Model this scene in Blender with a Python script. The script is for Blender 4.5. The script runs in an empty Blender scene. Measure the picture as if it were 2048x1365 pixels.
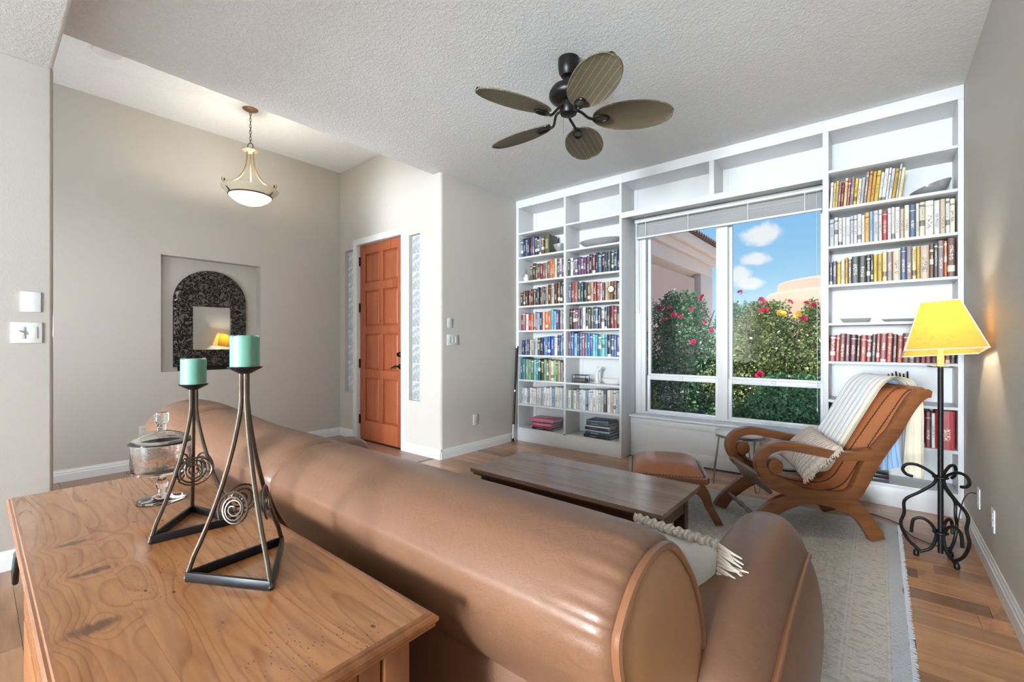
import bpy, bmesh, math, random
from mathutils import Vector, Matrix
random.seed(7)
SC = bpy.context.scene
COL = SC.collection
PI = math.pi

# ------------------------------------------------------------------ camera
cam_d = bpy.data.cameras.new('camera')
cam = bpy.data.objects.new('camera', cam_d)
COL.objects.link(cam)
cam.location = (0, 0, 1.22)
cam.rotation_euler = (PI / 2, 0, math.radians(39.55))
cam_d.sensor_width = 36
cam_d.lens = 888 / 2048 * 36
cam_d.shift_y = 5.5 / 2048
cam_d.clip_start = 0.02
cam_d.clip_end = 300
SC.camera = cam

# ------------------------------------------------------------------ view
SC.view_settings.view_transform = 'Standard'
SC.view_settings.look = 'None'
SC.view_settings.gamma = 1
SC.view_settings.use_curve_mapping = False
SC.view_settings.exposure = 0.80
try:
    SC.cycles.max_bounces = 8
    SC.cycles.diffuse_bounces = 4
    SC.cycles.glossy_bounces = 3
    SC.cycles.transmission_bounces = 7
    SC.cycles.use_adaptive_sampling = True
    SC.cycles.adaptive_threshold = 0.16
    SC.cycles.transparent_max_bounces = 16
    SC.cycles.use_denoising = True
    SC.cycles.sample_clamp_indirect = 6
    SC.cycles.caustics_reflective = False
    SC.cycles.caustics_refractive = False
except Exception:
    pass


def lin(c):
    c /= 255.0
    return c / 12.92 if c <= 0.04045 else ((c + 0.055) / 1.055) ** 2.4


def C(r, g, b):
    return (lin(r), lin(g), lin(b), 1.0)


# ------------------------------------------------------------------ node helpers
def nd(nt, t, ins=None, **attrs):
    n = nt.nodes.new(t)
    for k, v in attrs.items():
        setattr(n, k, v)
    for k, v in (ins or {}).items():
        s = n.inputs[k]
        if isinstance(v, bpy.types.NodeSocket):
            nt.links.new(v, s)
        else:
            s.default_value = v
    return n


def mth(nt, op, a, b=None, c=None, clamp=False):
    ins = {0: a}
    if b is not None:
        ins[1] = b
    if c is not None:
        ins[2] = c
    return nd(nt, 'ShaderNodeMath', ins, operation=op, use_clamp=clamp).outputs[0]


def vmth(nt, op, a, b=None):
    ins = {0: a}
    if b is not None:
        ins[1] = b
    n = nd(nt, 'ShaderNodeVectorMath', ins, operation=op)
    return n.outputs['Value'] if op in ('LENGTH', 'DOT_PRODUCT') else n.outputs[0]


def mixc(nt, f, a, b, mode='MIX'):
    n = nt.nodes.new('ShaderNodeMix')
    n.data_type = 'RGBA'
    n.blend_type = mode
    for k, v in ((0, f), (6, a), (7, b)):
        if isinstance(v, bpy.types.NodeSocket):
            nt.links.new(v, n.inputs[k])
        else:
            n.inputs[k].default_value = v
    return n.outputs[2]


def ramp(nt, f, stops, interp='LINEAR'):
    n = nt.nodes.new('ShaderNodeValToRGB')
    n.color_ramp.interpolation = interp
    e = n.color_ramp.elements
    while len(e) < len(stops):
        e.new(0.5)
    for i, (p, c) in enumerate(stops):
        e[i].position = p
        e[i].color = c if hasattr(c, '__len__') else (c, c, c, 1)
    nt.links.new(f, n.inputs[0])
    return n.outputs[0]


def sstep(nt, x, lo, hi, tlo=0.0, thi=1.0):
    n = nd(nt, 'ShaderNodeMapRange', {0: x, 1: lo, 2: hi, 3: tlo, 4: thi}, interpolation_type='SMOOTHSTEP')
    return n.outputs[0]


def noise(nt, vec, scale, detail=3, rough=0.5, dist=0.0):
    n = nd(nt, 'ShaderNodeTexNoise', {'Vector': vec, 'Scale': scale, 'Detail': detail, 'Roughness': rough, 'Distortion': dist})
    return n.outputs[0]


def tc(nt, out='Object'):
    return nt.nodes.new('ShaderNodeTexCoord').outputs[out]


def mapping(nt, vec, scale=(1, 1, 1), loc=(0, 0, 0), rot=(0, 0, 0)):
    return nd(nt, 'ShaderNodeMapping', {'Vector': vec, 'Scale': scale, 'Location': loc, 'Rotation': rot}).outputs[0]


def new_mat(name):
    m = bpy.data.materials.new(name)
    m.use_nodes = True
    nt = m.node_tree
    b = nt.nodes['Principled BSDF']
    return m, nt, b


def bump(nt, b, h, strength=0.3, dist=0.01):
    n = nd(nt, 'ShaderNodeBump', {'Height': h, 'Strength': strength, 'Distance': dist})
    nt.links.new(n.outputs[0], b.inputs['Normal'])


def simple(name, col, rough=0.5, metal=0.0, var=0.08, nscale=8, bmp=0.0, bscale=60, spec=None, coat=0):
    m, nt, b = new_mat(name)
    co = tc(nt)
    f = noise(nt, co, nscale, 3)
    d = tuple(x * (1 - var) for x in col[:3]) + (1,)
    l = tuple(min(1, x * (1 + var)) for x in col[:3]) + (1,)
    nt.links.new(mixc(nt, f, d, l), b.inputs['Base Color'])
    b.inputs['Roughness'].default_value = rough
    b.inputs['Metallic'].default_value = metal
    if spec is not None:
        b.inputs['Specular IOR Level'].default_value = spec
    if coat:
        b.inputs['Coat Weight'].default_value = coat
    if bmp:
        bump(nt, b, noise(nt, co, bscale, 4, 0.6), bmp, 0.004)
    return m


def wood(name, light, dark, axis='x', ring=7.0, fine=70.0, stretch=12.0, rough=0.35, tone=0.25, contrast=0.6, knots=None, coat=0.0, specks=False, bstr=0.08, world=False, sharp=False):
    """grain runs along axis; per-object shift through Object Info random"""
    m, nt, b = new_mat(name)
    co = tc(nt)
    inf = nt.nodes.new('ShaderNodeObjectInfo')
    rnd = inf.outputs['Random']
    if world:
        co = nd(nt, 'ShaderNodeNewGeometry').outputs['Position']
    off = nd(nt, 'ShaderNodeCombineXYZ', {0: mth(nt, 'MULTIPLY', rnd, 7.3), 1: mth(nt, 'MULTIPLY', rnd, 3.1), 2: mth(nt, 'MULTIPLY', rnd, 5.7)}).outputs[0]
    p = vmth(nt, 'ADD', co, off)
    s = {'x': (1.0 / stretch, 1, 1), 'y': (1, 1.0 / stretch, 1), 'z': (1, 1, 1.0 / stretch)}[axis]
    ps = mapping(nt, p, s)
    warp = noise(nt, ps, 3.0, 3, 0.55)
    field = mth(nt, 'MULTIPLY', warp, ring)
    kmask = None
    if knots:
        for (kx, ky, ax, ay, amp) in knots:
            dv = vmth(nt, 'MULTIPLY', vmth(nt, 'SUBTRACT', co, (kx, ky, 0)), (1 / ax, 1 / ay, 0))
            d2 = vmth(nt, 'DOT_PRODUCT', dv, dv)
            g = mth(nt, 'EXPONENT', mth(nt, 'MULTIPLY', d2, -0.35))
            field = mth(nt, 'ADD', field, mth(nt, 'MULTIPLY', g, amp))
            dn = mth(nt, 'ADD', mth(nt, 'SQRT', d2), mth(nt, 'MULTIPLY', mth(nt, 'SUBTRACT', noise(nt, mapping(nt, co, (6, 25, 1)), 4, 3), 0.5), 1.2))
            k = sstep(nt, dn, 0.25, 0.85, 1.0, 0.0)
            kmask = k if kmask is None else mth(nt, 'MAXIMUM', kmask, k)
    rings = mth(nt, 'FRACT', field)
    rings = ramp(nt, rings, [(0, 0.0), (0.62, 0.16), (0.90, 1.0), (1.0, 0.0)] if sharp else [(0, 0.0), (0.55, 0.45), (0.9, 1.0), (1.0, 0.0)])
    gr = noise(nt, ps, fine, 4, 0.65)
    g2 = sstep(nt, gr, 0.38, 0.68)
    f = mth(nt, 'ADD', mth(nt, 'MULTIPLY', rings, 0.5 if sharp else 0.6), mth(nt, 'MULTIPLY', g2, 0.4))
    f = mth(nt, 'MULTIPLY', f, contrast, clamp=True)
    base = mixc(nt, f, light, dark)
    big = noise(nt, p, 2.2, 2)
    base = mixc(nt, mth(nt, 'MULTIPLY', big, 0.35), base, tuple(x * 0.7 for x in dark[:3]) + (1,), 'MIX')
    tn = mth(nt, 'ADD', mth(nt, 'MULTIPLY', rnd, tone), 1.0 - tone * 0.6)
    base = mixc(nt, 1.0, base, nd(nt, 'ShaderNodeCombineColor', {0: tn, 1: tn, 2: tn}).outputs[0], 'MULTIPLY')
    if kmask is not None:
        base = mixc(nt, mth(nt, 'MULTIPLY', kmask, 0.8), base, C(78, 40, 28))
    if specks:
        v = nd(nt, 'ShaderNodeTexVoronoi', {'Vector': mapping(nt, co, (9, 16, 1)), 'Scale': 1.6, 'Randomness': 1.0})
        sp = sstep(nt, v.outputs['Distance'], 0.05, 0.11, 1.0, 0.0)
        n5 = sstep(nt, noise(nt, co, 5, 2), 0.40, 0.52)
        v2 = nd(nt, 'ShaderNodeTexVoronoi', {'Vector': mapping(nt, co, (40, 130, 1)), 'Scale': 1.5, 'Randomness': 1.0})
        sp2 = mth(nt, 'MULTIPLY', sstep(nt, v2.outputs['Distance'], 0.10, 0.22, 1.0, 0.0), sstep(nt, noise(nt, co, 4.5, 2), 0.56, 0.62))
        spk = mth(nt, 'MAXIMUM', mth(nt, 'MULTIPLY', sp, n5), sp2)
        base = mixc(nt, mth(nt, 'MULTIPLY', spk, 0.85), base, C(48, 26, 18))
    nt.links.new(base, b.inputs['Base Color'])
    b.inputs['Roughness'].default_value = rough
    if coat:
        b.inputs['Coat Weight'].default_value = coat
        b.inputs['Coat Roughness'].default_value = 0.12
    bump(nt, b, mth(nt, 'ADD', gr, mth(nt, 'MULTIPLY', rings, 0.4)), bstr, 0.002)
    return m


# ------------------------------------------------------------------ world : blue sky with a few small clouds
W = bpy.data.worlds.new('sky')
SC.world = W
W.use_nodes = True
wn = W.node_tree
bg = wn.nodes['Background']
gen = tc(wn, 'Generated')
sep = nd(wn, 'ShaderNodeSeparateXYZ', {0: gen})
skyc = ramp(wn, sep.outputs[2], [(0.0, C(196, 222, 240)), (0.12, C(168, 212, 244)), (0.30, C(118, 184, 238)), (1.0, C(60, 130, 215))])
cn = noise(wn, gen, 22, 5, 0.6)
cm = None
for (cx, cy, cz, ax, az) in [(-.1734, .9624, .2093, .032, .018), (-.1817, .9697, .1633, .027, .013), (-.2121, .9673, .1389, .026, .014), (-.1955, .9733, .1202, .024, .012),
                             (.45, .85, .25, .05, .02), (-.7, .6, .3, .06, .02), (.1, -.9, .35, .08, .03), (-.8, -.4, .3, .08, .03), (.8, -.3, .3, .08, .03)]:
    dv = vmth(wn, 'MULTIPLY', vmth(wn, 'SUBTRACT', gen, (cx, cy, cz)), (1 / ax, 4.0, 1 / az))
    d = vmth(wn, 'LENGTH', dv)
    d = mth(wn, 'ADD', d, mth(wn, 'MULTIPLY', mth(wn, 'SUBTRACT', cn, 0.5), 2.2))
    k = sstep(wn, d, 0.55, 1.25, 1.0, 0.0)
    cm = k if cm is None else mth(wn, 'MAXIMUM', cm, k)
skyc = mixc(wn, mth(wn, 'MULTIPLY', cm, 0.85), skyc, C(250, 248, 248))
wn.links.new(skyc, bg.inputs[0])
bg.inputs[1].default_value = 0.60

# ------------------------------------------------------------------ sun and added fill lights, out of view
sun_d = bpy.data.lights.new('sun', 'SUN')
sun_d.energy = 4.8
sun_d.angle = 0.02
sun_d.color = (1.0, 0.95, 0.86)
sun = bpy.data.objects.new('sun', sun_d)
COL.objects.link(sun)
sun.rotation_euler = Vector((0.22, 0.33, -0.95)).to_track_quat('-Z', 'Y').to_euler()


def area(name, loc, target, sx, sy, power, col=(1, 1, 1)):
    d = bpy.data.lights.new(name, 'AREA')
    d.shape = 'RECTANGLE'
    d.size, d.size_y = sx, sy
    d.energy = power
    d.color = col
    o = bpy.data.objects.new(name, d)
    COL.objects.link(o)
    o.location = loc
    o.rotation_euler = (Vector(target) - Vector(loc)).to_track_quat('-Z', 'Z').to_euler()
    return o


area('rear_fill_light', (-.38, -8.2, 1.58), (-1.28, -7.0, 1.86), 2.05, 2.2, 1340, (0.82, 0.92, 1.0))  # added fill light, standing unseen in the room behind the camera
area('foyer_fill_light', (-3.86, -0.36, 1.45), (-5.5, 0.2, 1.35), 0.8, 2.4, 36, (0.86, 0.94, 1.0))  # added fill behind the left wall, brightens the mirror wall
_p = area('front_window_portal', (-1.2, 4.93, 1.5), (-1.2, 0, 1.5), 1.75, 2.2, 1)
_p.data.cycles.is_portal = True


# ------------------------------------------------------------------ mesh helpers
class MB:
    def __init__(self):
        self.v, self.f, self.m = [], [], []
        self.mi = 0

    def add(self, vs, fs):
        o = len(self.v)
        self.v += [tuple(p) for p in vs]
        self.f += [tuple(i + o for i in q) for q in fs]
        self.m += [self.mi] * len(fs)
        return self

    def box(self, x0, x1, y0, y1, z0, z1):
        vs = [(x, y, z) for x in (x0, x1) for y in (y0, y1) for z in (z0, z1)]
        return self.add(vs, [(0, 1, 3, 2), (4, 6, 7, 5), (0, 4, 5, 1), (2, 3, 7, 6), (0, 2, 6, 4), (1, 5, 7, 3)])

    def obox(self, c, s, M):
        vs = []
        for x in (-.5, .5):
            for y in (-.5, .5):
                for z in (-.5, .5):
                    vs.append(Vector(c) + M @ Vector((x * s[0], y * s[1], z * s[2])))
        return self.add(vs, [(0, 1, 3, 2), (4, 6, 7, 5), (0, 4, 5, 1), (2, 3, 7, 6), (0, 2, 6, 4), (1, 5, 7, 3)])

    def prism(self, poly, a, b, fn):
        """poly in 2D, extruded from a to b, fn(u, v, w) -> xyz"""
        n = len(poly)
        vs = [fn(u, v, a) for u, v in poly] + [fn(u, v, b) for u, v in poly]
        fs = [tuple(range(n))[::-1], tuple(range(n, 2 * n))]
        fs += [(i, (i + 1) % n, n + (i + 1) % n, n + i) for i in range(n)]
        return self.add(vs, fs)

    def grid(self, fn, nu, nv, cu=False, cv=False):
        vs = [fn(i / (nu if cu else nu - 1), j / (nv if cv else nv - 1)) for i in range(nu) for j in range(nv)]
        fs = []
        for i in range(nu if cu else nu - 1):
            for j in range(nv if cv else nv - 1):
                a, b = i * nv + j, ((i + 1) % nu) * nv + j
                c, d = ((i + 1) % nu) * nv + (j + 1) % nv, i * nv + (j + 1) % nv
                fs.append((a, b, c, d))
        return self.add(vs, fs)

    def loft(self, rings, caps=True):
        n = len(rings[0])
        vs = [p for r in rings for p in r]
        fs = []
        for k in range(len(rings) - 1):
            for i in range(n):
                fs.append((k * n + i, k * n + (i + 1) % n, (k + 1) * n + (i + 1) % n, (k + 1) * n + i))
        if caps:
            fs.append(tuple(range(n))[::-1])
            fs.append(tuple(range((len(rings) - 1) * n, len(rings) * n)))
        return self.add(vs, fs)

    def tube(self, path, r, n=8, closed=False, flat=1.0):
        P = [Vector(p) for p in path]
        k = len(P)
        rs = r if hasattr(r, '__len__') else [r] * k
        T = []
        for i in range(k):
            a = P[(i - 1) % k] if (closed or i > 0) else P[i]
            b = P[(i + 1) % k] if (closed or i < k - 1) else P[i]
            t = (b - a)
            T.append(t.normalized() if t.length > 1e-9 else Vector((0, 0, 1)))
        up = Vector((0, 0, 1)) if abs(T[0].z) < 0.9 else Vector((1, 0, 0))
        nrm = (up - T[0] * up.dot(T[0])).normalized()
        rings = []
        for i in range(k):
            nrm = (nrm - T[i] * nrm.dot(T[i]))
            nrm = nrm.normalized() if nrm.length > 1e-9 else T[i].orthogonal().normalized()
            bi = T[i].cross(nrm)
            rings.append([P[i] + (nrm * math.cos(2 * PI * j / n) * flat + bi * math.sin(2 * PI * j / n)) * rs[i] for j in range(n)])
        if closed:
            rings.append(rings[0])
        return self.loft(rings, caps=not closed)

    def lathe(self, prof, n=24, c=(0, 0, 0), caps=True):
        rings = [[(c[0] + r * math.cos(2 * PI * j / n), c[1] + r * math.sin(2 * PI * j / n), c[2] + z) for j in range(n)] for r, z in prof]
        return self.loft(rings, caps)

    def build(self, name, mats, parent=None, smooth=False, bevel=0.0, seg=2, loc=None, angle=42):
        me = bpy.data.meshes.new(name)
        me.from_pydata(self.v, [], self.f)
        if not isinstance(mats, (list, tuple)):
            mats = [mats]
        for m in mats:
            me.materials.append(m)
        for p, mi in zip(me.polygons, self.m):
            p.material_index = mi
        bm = bmesh.new()
        bm.from_mesh(me)
        bmesh.ops.recalc_face_normals(bm, faces=bm.faces)
        if bevel:
            ed = [e for e in bm.edges if len(e.link_faces) == 2 and e.calc_face_angle(0) > 0.5]
            bmesh.ops.bevel(bm, geom=ed, offset=bevel, segments=seg, affect='EDGES', profile=0.5, clamp_overlap=True)
        bm.to_mesh(me)
        bm.free()
        if smooth or bevel:
            for p in me.polygons:
                p.use_smooth = True
            me.set_sharp_from_angle(angle=math.radians(angle))
        o = bpy.data.objects.new(name, me)
        COL.objects.link(o)
        if parent is not None:
            o.parent = parent
        if loc is not None:
            o.location = loc
        return o


def tag(o, label=None, cat=None, group=None, kind=None):
    if label:
        o['label'] = label
    if cat:
        o['category'] = cat
    if group:
        o['group'] = group
    if kind:
        o['kind'] = kind
    return o


def empty(name, loc=(0, 0, 0), rz=0.0, label=None, cat=None, group=None, kind=None):
    o = bpy.data.objects.new(name, None)
    COL.objects.link(o)
    o.location = loc
    o.rotation_euler = (0, 0, rz)
    o.empty_display_size = 0.05
    return tag(o, label, cat, group, kind)


def inst(o, name, parent=None, loc=None, scale=None, rot=None):
    c = bpy.data.objects.new(name, o.data)
    COL.objects.link(c)
    if parent is not None:
        c.parent = parent
    if loc is not None:
        c.location = loc
    if scale is not None:
        c.scale = scale
    if rot is not None:
        c.rotation_euler = rot
    return c


def cat_rom(pts, n=6, closed=False):
    P = [Vector(p) for p in pts]
    out = []
    k = len(P)
    rng = range(k if closed else k - 1)
    for i in rng:
        if closed:
            p0, p1, p2, p3 = P[(i - 1) % k], P[i], P[(i + 1) % k], P[(i + 2) % k]
        else:
            p1, p2 = P[i], P[i + 1]
            p0 = P[i - 1] if i > 0 else p1 * 2 - p2
            p3 = P[i + 2] if i + 2 < k else p2 * 2 - p1
        for j in range(n):
            t = j / n
            out.append(0.5 * ((2 * p1) + (p2 - p0) * t + (2 * p0 - 5 * p1 + 4 * p2 - p3) * t * t + (3 * p1 - p0 - 3 * p2 + p3) * t ** 3))
    if not closed:
        out.append(P[-1])
    return out


def ribbon(pts, hw, n=6):
    """2D centreline with half widths -> closed outline"""
    C3 = cat_rom([(p[0], p[1], h) for p, h in zip(pts, hw)], n)
    L, R = [], []
    for i, p in enumerate(C3):
        a = C3[max(0, i - 1)]
        b = C3[min(len(C3) - 1, i + 1)]
        t = Vector((b.x - a.x, b.y - a.y))
        t.normalize()
        nn = Vector((-t.y, t.x))
        L.append((p.x + nn.x * p.z, p.y + nn.y * p.z))
        R.append((p.x - nn.x * p.z, p.y - nn.y * p.z))
    return L, R


def ribbon_solid(mb, pts, hw, a, b, fn, n=6):
    """extruded ribbon made of quads (so concave outlines shade well)"""
    L, R = ribbon(pts, hw, n)
    rings = [[fn(l[0], l[1], a), fn(r[0], r[1], a), fn(r[0], r[1], b), fn(l[0], l[1], b)] for l, r in zip(L, R)]
    return mb.loft(rings)


# ------------------------------------------------------------------ materials
def wall_mat(name, col):
    m, nt, b = new_mat(name)
    co = nd(nt, 'ShaderNodeNewGeometry').outputs['Position']
    f = noise(nt, co, 1.3, 2)
    nt.links.new(mixc(nt, f, tuple(x * 0.97 for x in col[:3]) + (1,), tuple(x * 1.03 for x in col[:3]) + (1,)), b.inputs['Base Color'])
    b.inputs['Roughness'].default_value = 0.6
    b.inputs['Specular IOR Level'].default_value = 0.3
    bump(nt, b, noise(nt, co, 110, 3, 0.6), 0.12, 0.003)
    return m


M_WALL = wall_mat('greige_wall_paint', C(196, 190, 181))


def ceil_mat(name, col, strength):
    m, nt, b = new_mat(name)
    co = nd(nt, 'ShaderNodeNewGeometry').outputs['Position']
    n1 = noise(nt, co, 42, 4, 0.65, 0.6)
    h = sstep(nt, n1, 0.45, 0.62)
    nt.links.new(mixc(nt, h, tuple(x * 0.96 for x in col[:3]) + (1,), col), b.inputs['Base Color'])
    b.inputs['Roughness'].default_value = 0.8
    b.inputs['Specular IOR Level'].default_value = 0.15
    bump(nt, b, h, strength, 0.006)
    return m


M_CEIL = ceil_mat('knockdown_ceiling', C(240, 240, 240), 0.40)
M_CEIL2 = ceil_mat('smooth_ceiling', C(240, 240, 240), 0.06)
M_WHITE = simple('white_trim_paint', C(222, 222, 222), 0.35, var=0.015, bmp=0.02)
M_SHELF = simple('white_shelf_paint', C(216, 216, 216), 0.4, var=0.02, bmp=0.02)
M_PLASTIC = simple('white_plate_plastic', C(216, 216, 214), 0.3, var=0.01)
M_DARKSLOT = simple('dark_slot', C(40, 38, 36), 0.6)
M_FLOOR = wood('plank_floor', C(206, 156, 112), C(138, 88, 58), 'x', ring=5, fine=30, stretch=9, rough=0.28, tone=0.75, contrast=0.75, coat=0.15)
M_TILE = simple('foyer_tile', C(150, 118, 98), 0.35, var=0.12, nscale=5)
M_GROUT = simple('tile_grout', C(150, 145, 138), 0.8)
M_DOOR = wood('door_fir', C(170, 92, 56), C(128, 62, 36), 'z', ring=5, fine=60, stretch=14, rough=0.38, tone=0.12, contrast=0.7)
M_BLACK = simple('black_iron', C(30, 29, 28), 0.45, 0.6, var=0.2, nscale=30, bmp=0.1)
M_BRONZE = simple('dark_bronze', C(42, 34, 30), 0.35, 0.7, var=0.15)
M_STEEL = simple('dark_forged_steel', C(98, 88, 80), 0.32, 0.95, var=0.35, nscale=45, bmp=0.12, bscale=140)
M_BASEBAR = simple('dark_flat_bar', C(50, 50, 52), 0.4, 0.8, var=0.3, nscale=40)
M_CHROME = simple('polished_silver', C(214, 216, 219), 0.14, .8, var=0.05)
M_ALU = simple('grey_steel_wire', C(165, 165, 165), 0.3, 0.9)


def glass_thin(name, col=(0.97, 0.99, 0.99, 1), refl=1.0):
    m = bpy.data.materials.new(name)
    m.use_nodes = True
    nt = m.node_tree
    nt.nodes.remove(nt.nodes['Principled BSDF'])
    out = nt.nodes['Material Output']
    tr = nd(nt, 'ShaderNodeBsdfTransparent', {0: col})
    gl = nd(nt, 'ShaderNodeBsdfGlossy', {0: (1, 1, 1, 1), 'Roughness': 0.02})
    fr = nd(nt, 'ShaderNodeFresnel', {0: 1.45})
    f = mth(nt, 'MULTIPLY', fr.outputs[0], refl)
    mx = nd(nt, 'ShaderNodeMixShader', {0: f, 1: tr.outputs[0], 2: gl.outputs[0]})
    nt.links.new(mx.outputs[0], out.inputs[0])
    return m


M_PANE = glass_thin('window_glass', (0.97, 0.99, 0.985, 1), 0.3)


def glass_solid(name, col=(1, 1, 1, 1), rough=0.0, ior=1.45, bmp=0, bscale=20):
    m, nt, b = new_mat(name)
    b.inputs['Base Color'].default_value = col
    b.inputs['Transmission Weight'].default_value = 1.0
    b.inputs['Roughness'].default_value = rough
    b.inputs['IOR'].default_value = ior
    if bmp:
        bump(nt, b, noise(nt, tc(nt), bscale, 2), bmp, 0.01)
    return m


def block_mat():
    m, nt, b = new_mat('wavy_glass_block')
    out = nt.nodes['Material Output']
    co = tc(nt)
    h = noise(nt, co, 16, 2, .5, 1.0)
    bump(nt, b, h, .9, .02)
    b.inputs['Transmission Weight'].default_value = 1.0
    b.inputs['Roughness'].default_value = .15
    b.inputs['IOR'].default_value = 1.3
    tl_ = nd(nt, 'ShaderNodeBsdfTranslucent', {0: C(246, 250, 250)})
    df = nd(nt, 'ShaderNodeBsdfDiffuse', {0: C(240, 244, 244)})
    w1_ = nd(nt, 'ShaderNodeMixShader', {0: .5, 1: tl_.outputs[0], 2: df.outputs[0]})
    f = sstep(nt, h, .40, .60, .60, .95)
    w2_ = nd(nt, 'ShaderNodeMixShader', {0: f, 1: b.outputs[0], 2: w1_.outputs[0]})
    nt.links.new(w2_.outputs[0], out.inputs[0])
    return m


M_BLOCK = block_mat()
M_CRYSTAL = glass_solid('clear_crystal', (1, 1, 1, 1), 0.0, 1.48)
M_MIRROR = simple('mirror_silver', C(235, 238, 240), 0.02, 1.0, var=0.0)


def leather(name, base, dark, rough=0.38, fine=380, wrinkle=1.0, bs=0.32):
    m, nt, b = new_mat(name)
    co = nd(nt, 'ShaderNodeNewGeometry').outputs['Position']
    f = noise(nt, co, 3.5, 3)
    f2 = noise(nt, co, 40, 4, 0.7)
    nt.links.new(mixc(nt, mth(nt, 'ADD', mth(nt, 'MULTIPLY', f, 0.6), mth(nt, 'MULTIPLY', f2, 0.14), clamp=True), base, dark), b.inputs['Base Color'])
    b.inputs['Roughness'].default_value = rough
    v = nd(nt, 'ShaderNodeTexVoronoi', {'Vector': co, 'Scale': fine}, feature='DISTANCE_TO_EDGE')
    h = mth(nt, 'ADD', mth(nt, 'MULTIPLY', sstep(nt, v.outputs['Distance'], 0, 0.12), 0.10 if wrinkle >= 1 else 0.0), mth(nt, 'MULTIPLY', noise(nt, co, 24, 4, 0.6, 1.2), 1.2 * wrinkle))
    b.inputs['Coat Weight'].default_value = .25
    b.inputs['Coat Roughness'].default_value = .3
    if wrinkle >= 1:
        bump(nt, b, h, bs, 0.004)
    return m


M_LEATHER = leather('tan_sofa_leather', C(130, 93, 70), C(103, 69, 48))
M_LEATHER2 = leather('caramel_panel_leather', C(178, 134, 94), C(158, 112, 76), 0.32, wrinkle=0.3, bs=.06)
M_PIPING = leather('piping_leather', C(140, 94, 64), C(118, 76, 50), 0.3, wrinkle=.3, bs=.06)
M_SLING = leather('chestnut_sling_leather', C(172, 110, 70), C(142, 82, 48), 0.3, wrinkle=0.5, bs=.15)
M_STITCH = simple('dark_stitch', C(52, 28, 18), 0.7)
M_CHAIRWOOD = wood('teak_chair', C(140, 88, 50), C(80, 44, 25), 'x', ring=9, fine=50, stretch=8, rough=0.3, tone=0.1, contrast=0.6, coat=0.25)
M_RAILGREY = wood('worn_grey_rail', C(128, 112, 102), C(84, 68, 60), 'y', ring=4, rough=0.35, tone=0.05)
M_PINE = wood('knotty_pine_top', C(194, 132, 80), C(134, 76, 38), 'x', ring=34.0, fine=55, stretch=9.0, rough=0.19, tone=0.14, contrast=0.95, sharp=True,
              knots=[(-1.431, .146, .020, .050, 1.5), (-1.224, .151, .020, .048, 1.7), (-0.98, .125, .030, .055, 2.2)], coat=0.35, specks=True, world=True)
M_PINESIDE = wood('pine_side', C(170, 112, 66), C(122, 70, 38), 'z', ring=6, fine=50, stretch=8, rough=0.3, tone=0.2, contrast=0.7, coat=0.2)
M_PINEEDGE = wood('pine_edge', C(170, 108, 62), C(110, 62, 34), 'x', ring=5, fine=50, stretch=10, rough=0.25, tone=0.1, contrast=0.7, coat=0.4)
M_TABLE = wood('coffee_table_wood', C(164, 132, 110), C(108, 80, 64), 'x', ring=6, fine=60, stretch=10, rough=0.22, tone=0.25, contrast=0.8, coat=0.3)
M_TABLEDARK = wood('coffee_table_dark', C(84, 52, 34), C(46, 28, 20), 'x', ring=4, rough=0.35, tone=0.1)

# ================================================================== THE SETTING
XR, XL, YW = 0.46, -3.62, 4.74
XJ = -3.55          # switch wall
YD = 3.12           # door wall
XM = -5.56          # mirror wall
ZC, ZF, ZL = 3.028, 3.505, 2.78


def struct(name, mb, mat, **k):
    o = mb.build(name, mat, **k)
    o['kind'] = 'structure'
    return o


# floor slab with separate planks
fl = struct('floor', MB().box(XL - .02, XR + .1, -10.6, 4.75, -.10, -.013), M_GROUT)
plank0 = MB()
plank0.box(0, 1, 0, 0.1235, -.013, 0)
p_src = plank0.build('plank', M_FLOOR, fl, bevel=0)
rows = int((4.62 + 0.75) / 0.125)
first = True
for r in range(rows):
    y = -0.75 + r * 0.125
    x = XL - random.uniform(0, 1.0)
    while x < XR:
        L = random.uniform(0.75, 1.5)
        x0, x1 = max(x, XL), min(x + L, XR)
        if x1 - x0 > 0.05:
            if first:
                o = p_src
                first = False
            else:
                o = inst(p_src, 'plank', fl)
            o.location = (x0, y, random.uniform(-.0004, .0004))
            o.scale = (x1 - x0 - 0.0015, 1, 1)
        x += L
bk = struct('floor_back', MB().box(XL, XR, -10.6, -.752, -.013, 0), simple('pale_bounce_floor', C(214, 212, 208), .5))  # unseen floor, made pale to bounce neutral light

ff = struct('floor_foyer', MB().box(-5.85, XL - .022, -.9, 3.4, -.10, -.006), M_GROUT)
t_src = None
for i in range(5):
    for j in range(9):
        x0, y0 = -5.66 + i * .40, -.88 + j * .45
        if x0 + .392 > XL:
            w = XL - .024 - x0
        else:
            w = .392
        if w < .05:
            continue
        if t_src is None:
            t_src = MB().box(0, 1, 0, .442, -.006, 0).build('tile', M_TILE, ff)
            o = t_src
        else:
            o = inst(t_src, 'tile', ff)
        o.location, o.scale = (x0, y0, 0), (w, 1, 1)

# walls
wr = MB().box(XR, XR + .15, -2.0, 4.95, -.02, 3.1)
wr.box(XR, XR + .15, -10.6, -10.1, -.02, 3.1)
wr.box(XR, XR + .15, -10.1, -2.0, 2.42, 3.1)
struct('wall_right', wr, M_WALL)
wl = MB()
wl.box(XL - .12, XL, -10.6, .287, 0, 2.79)
struct('wall_left', wl, M_WALL, bevel=.018, seg=3)
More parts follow.
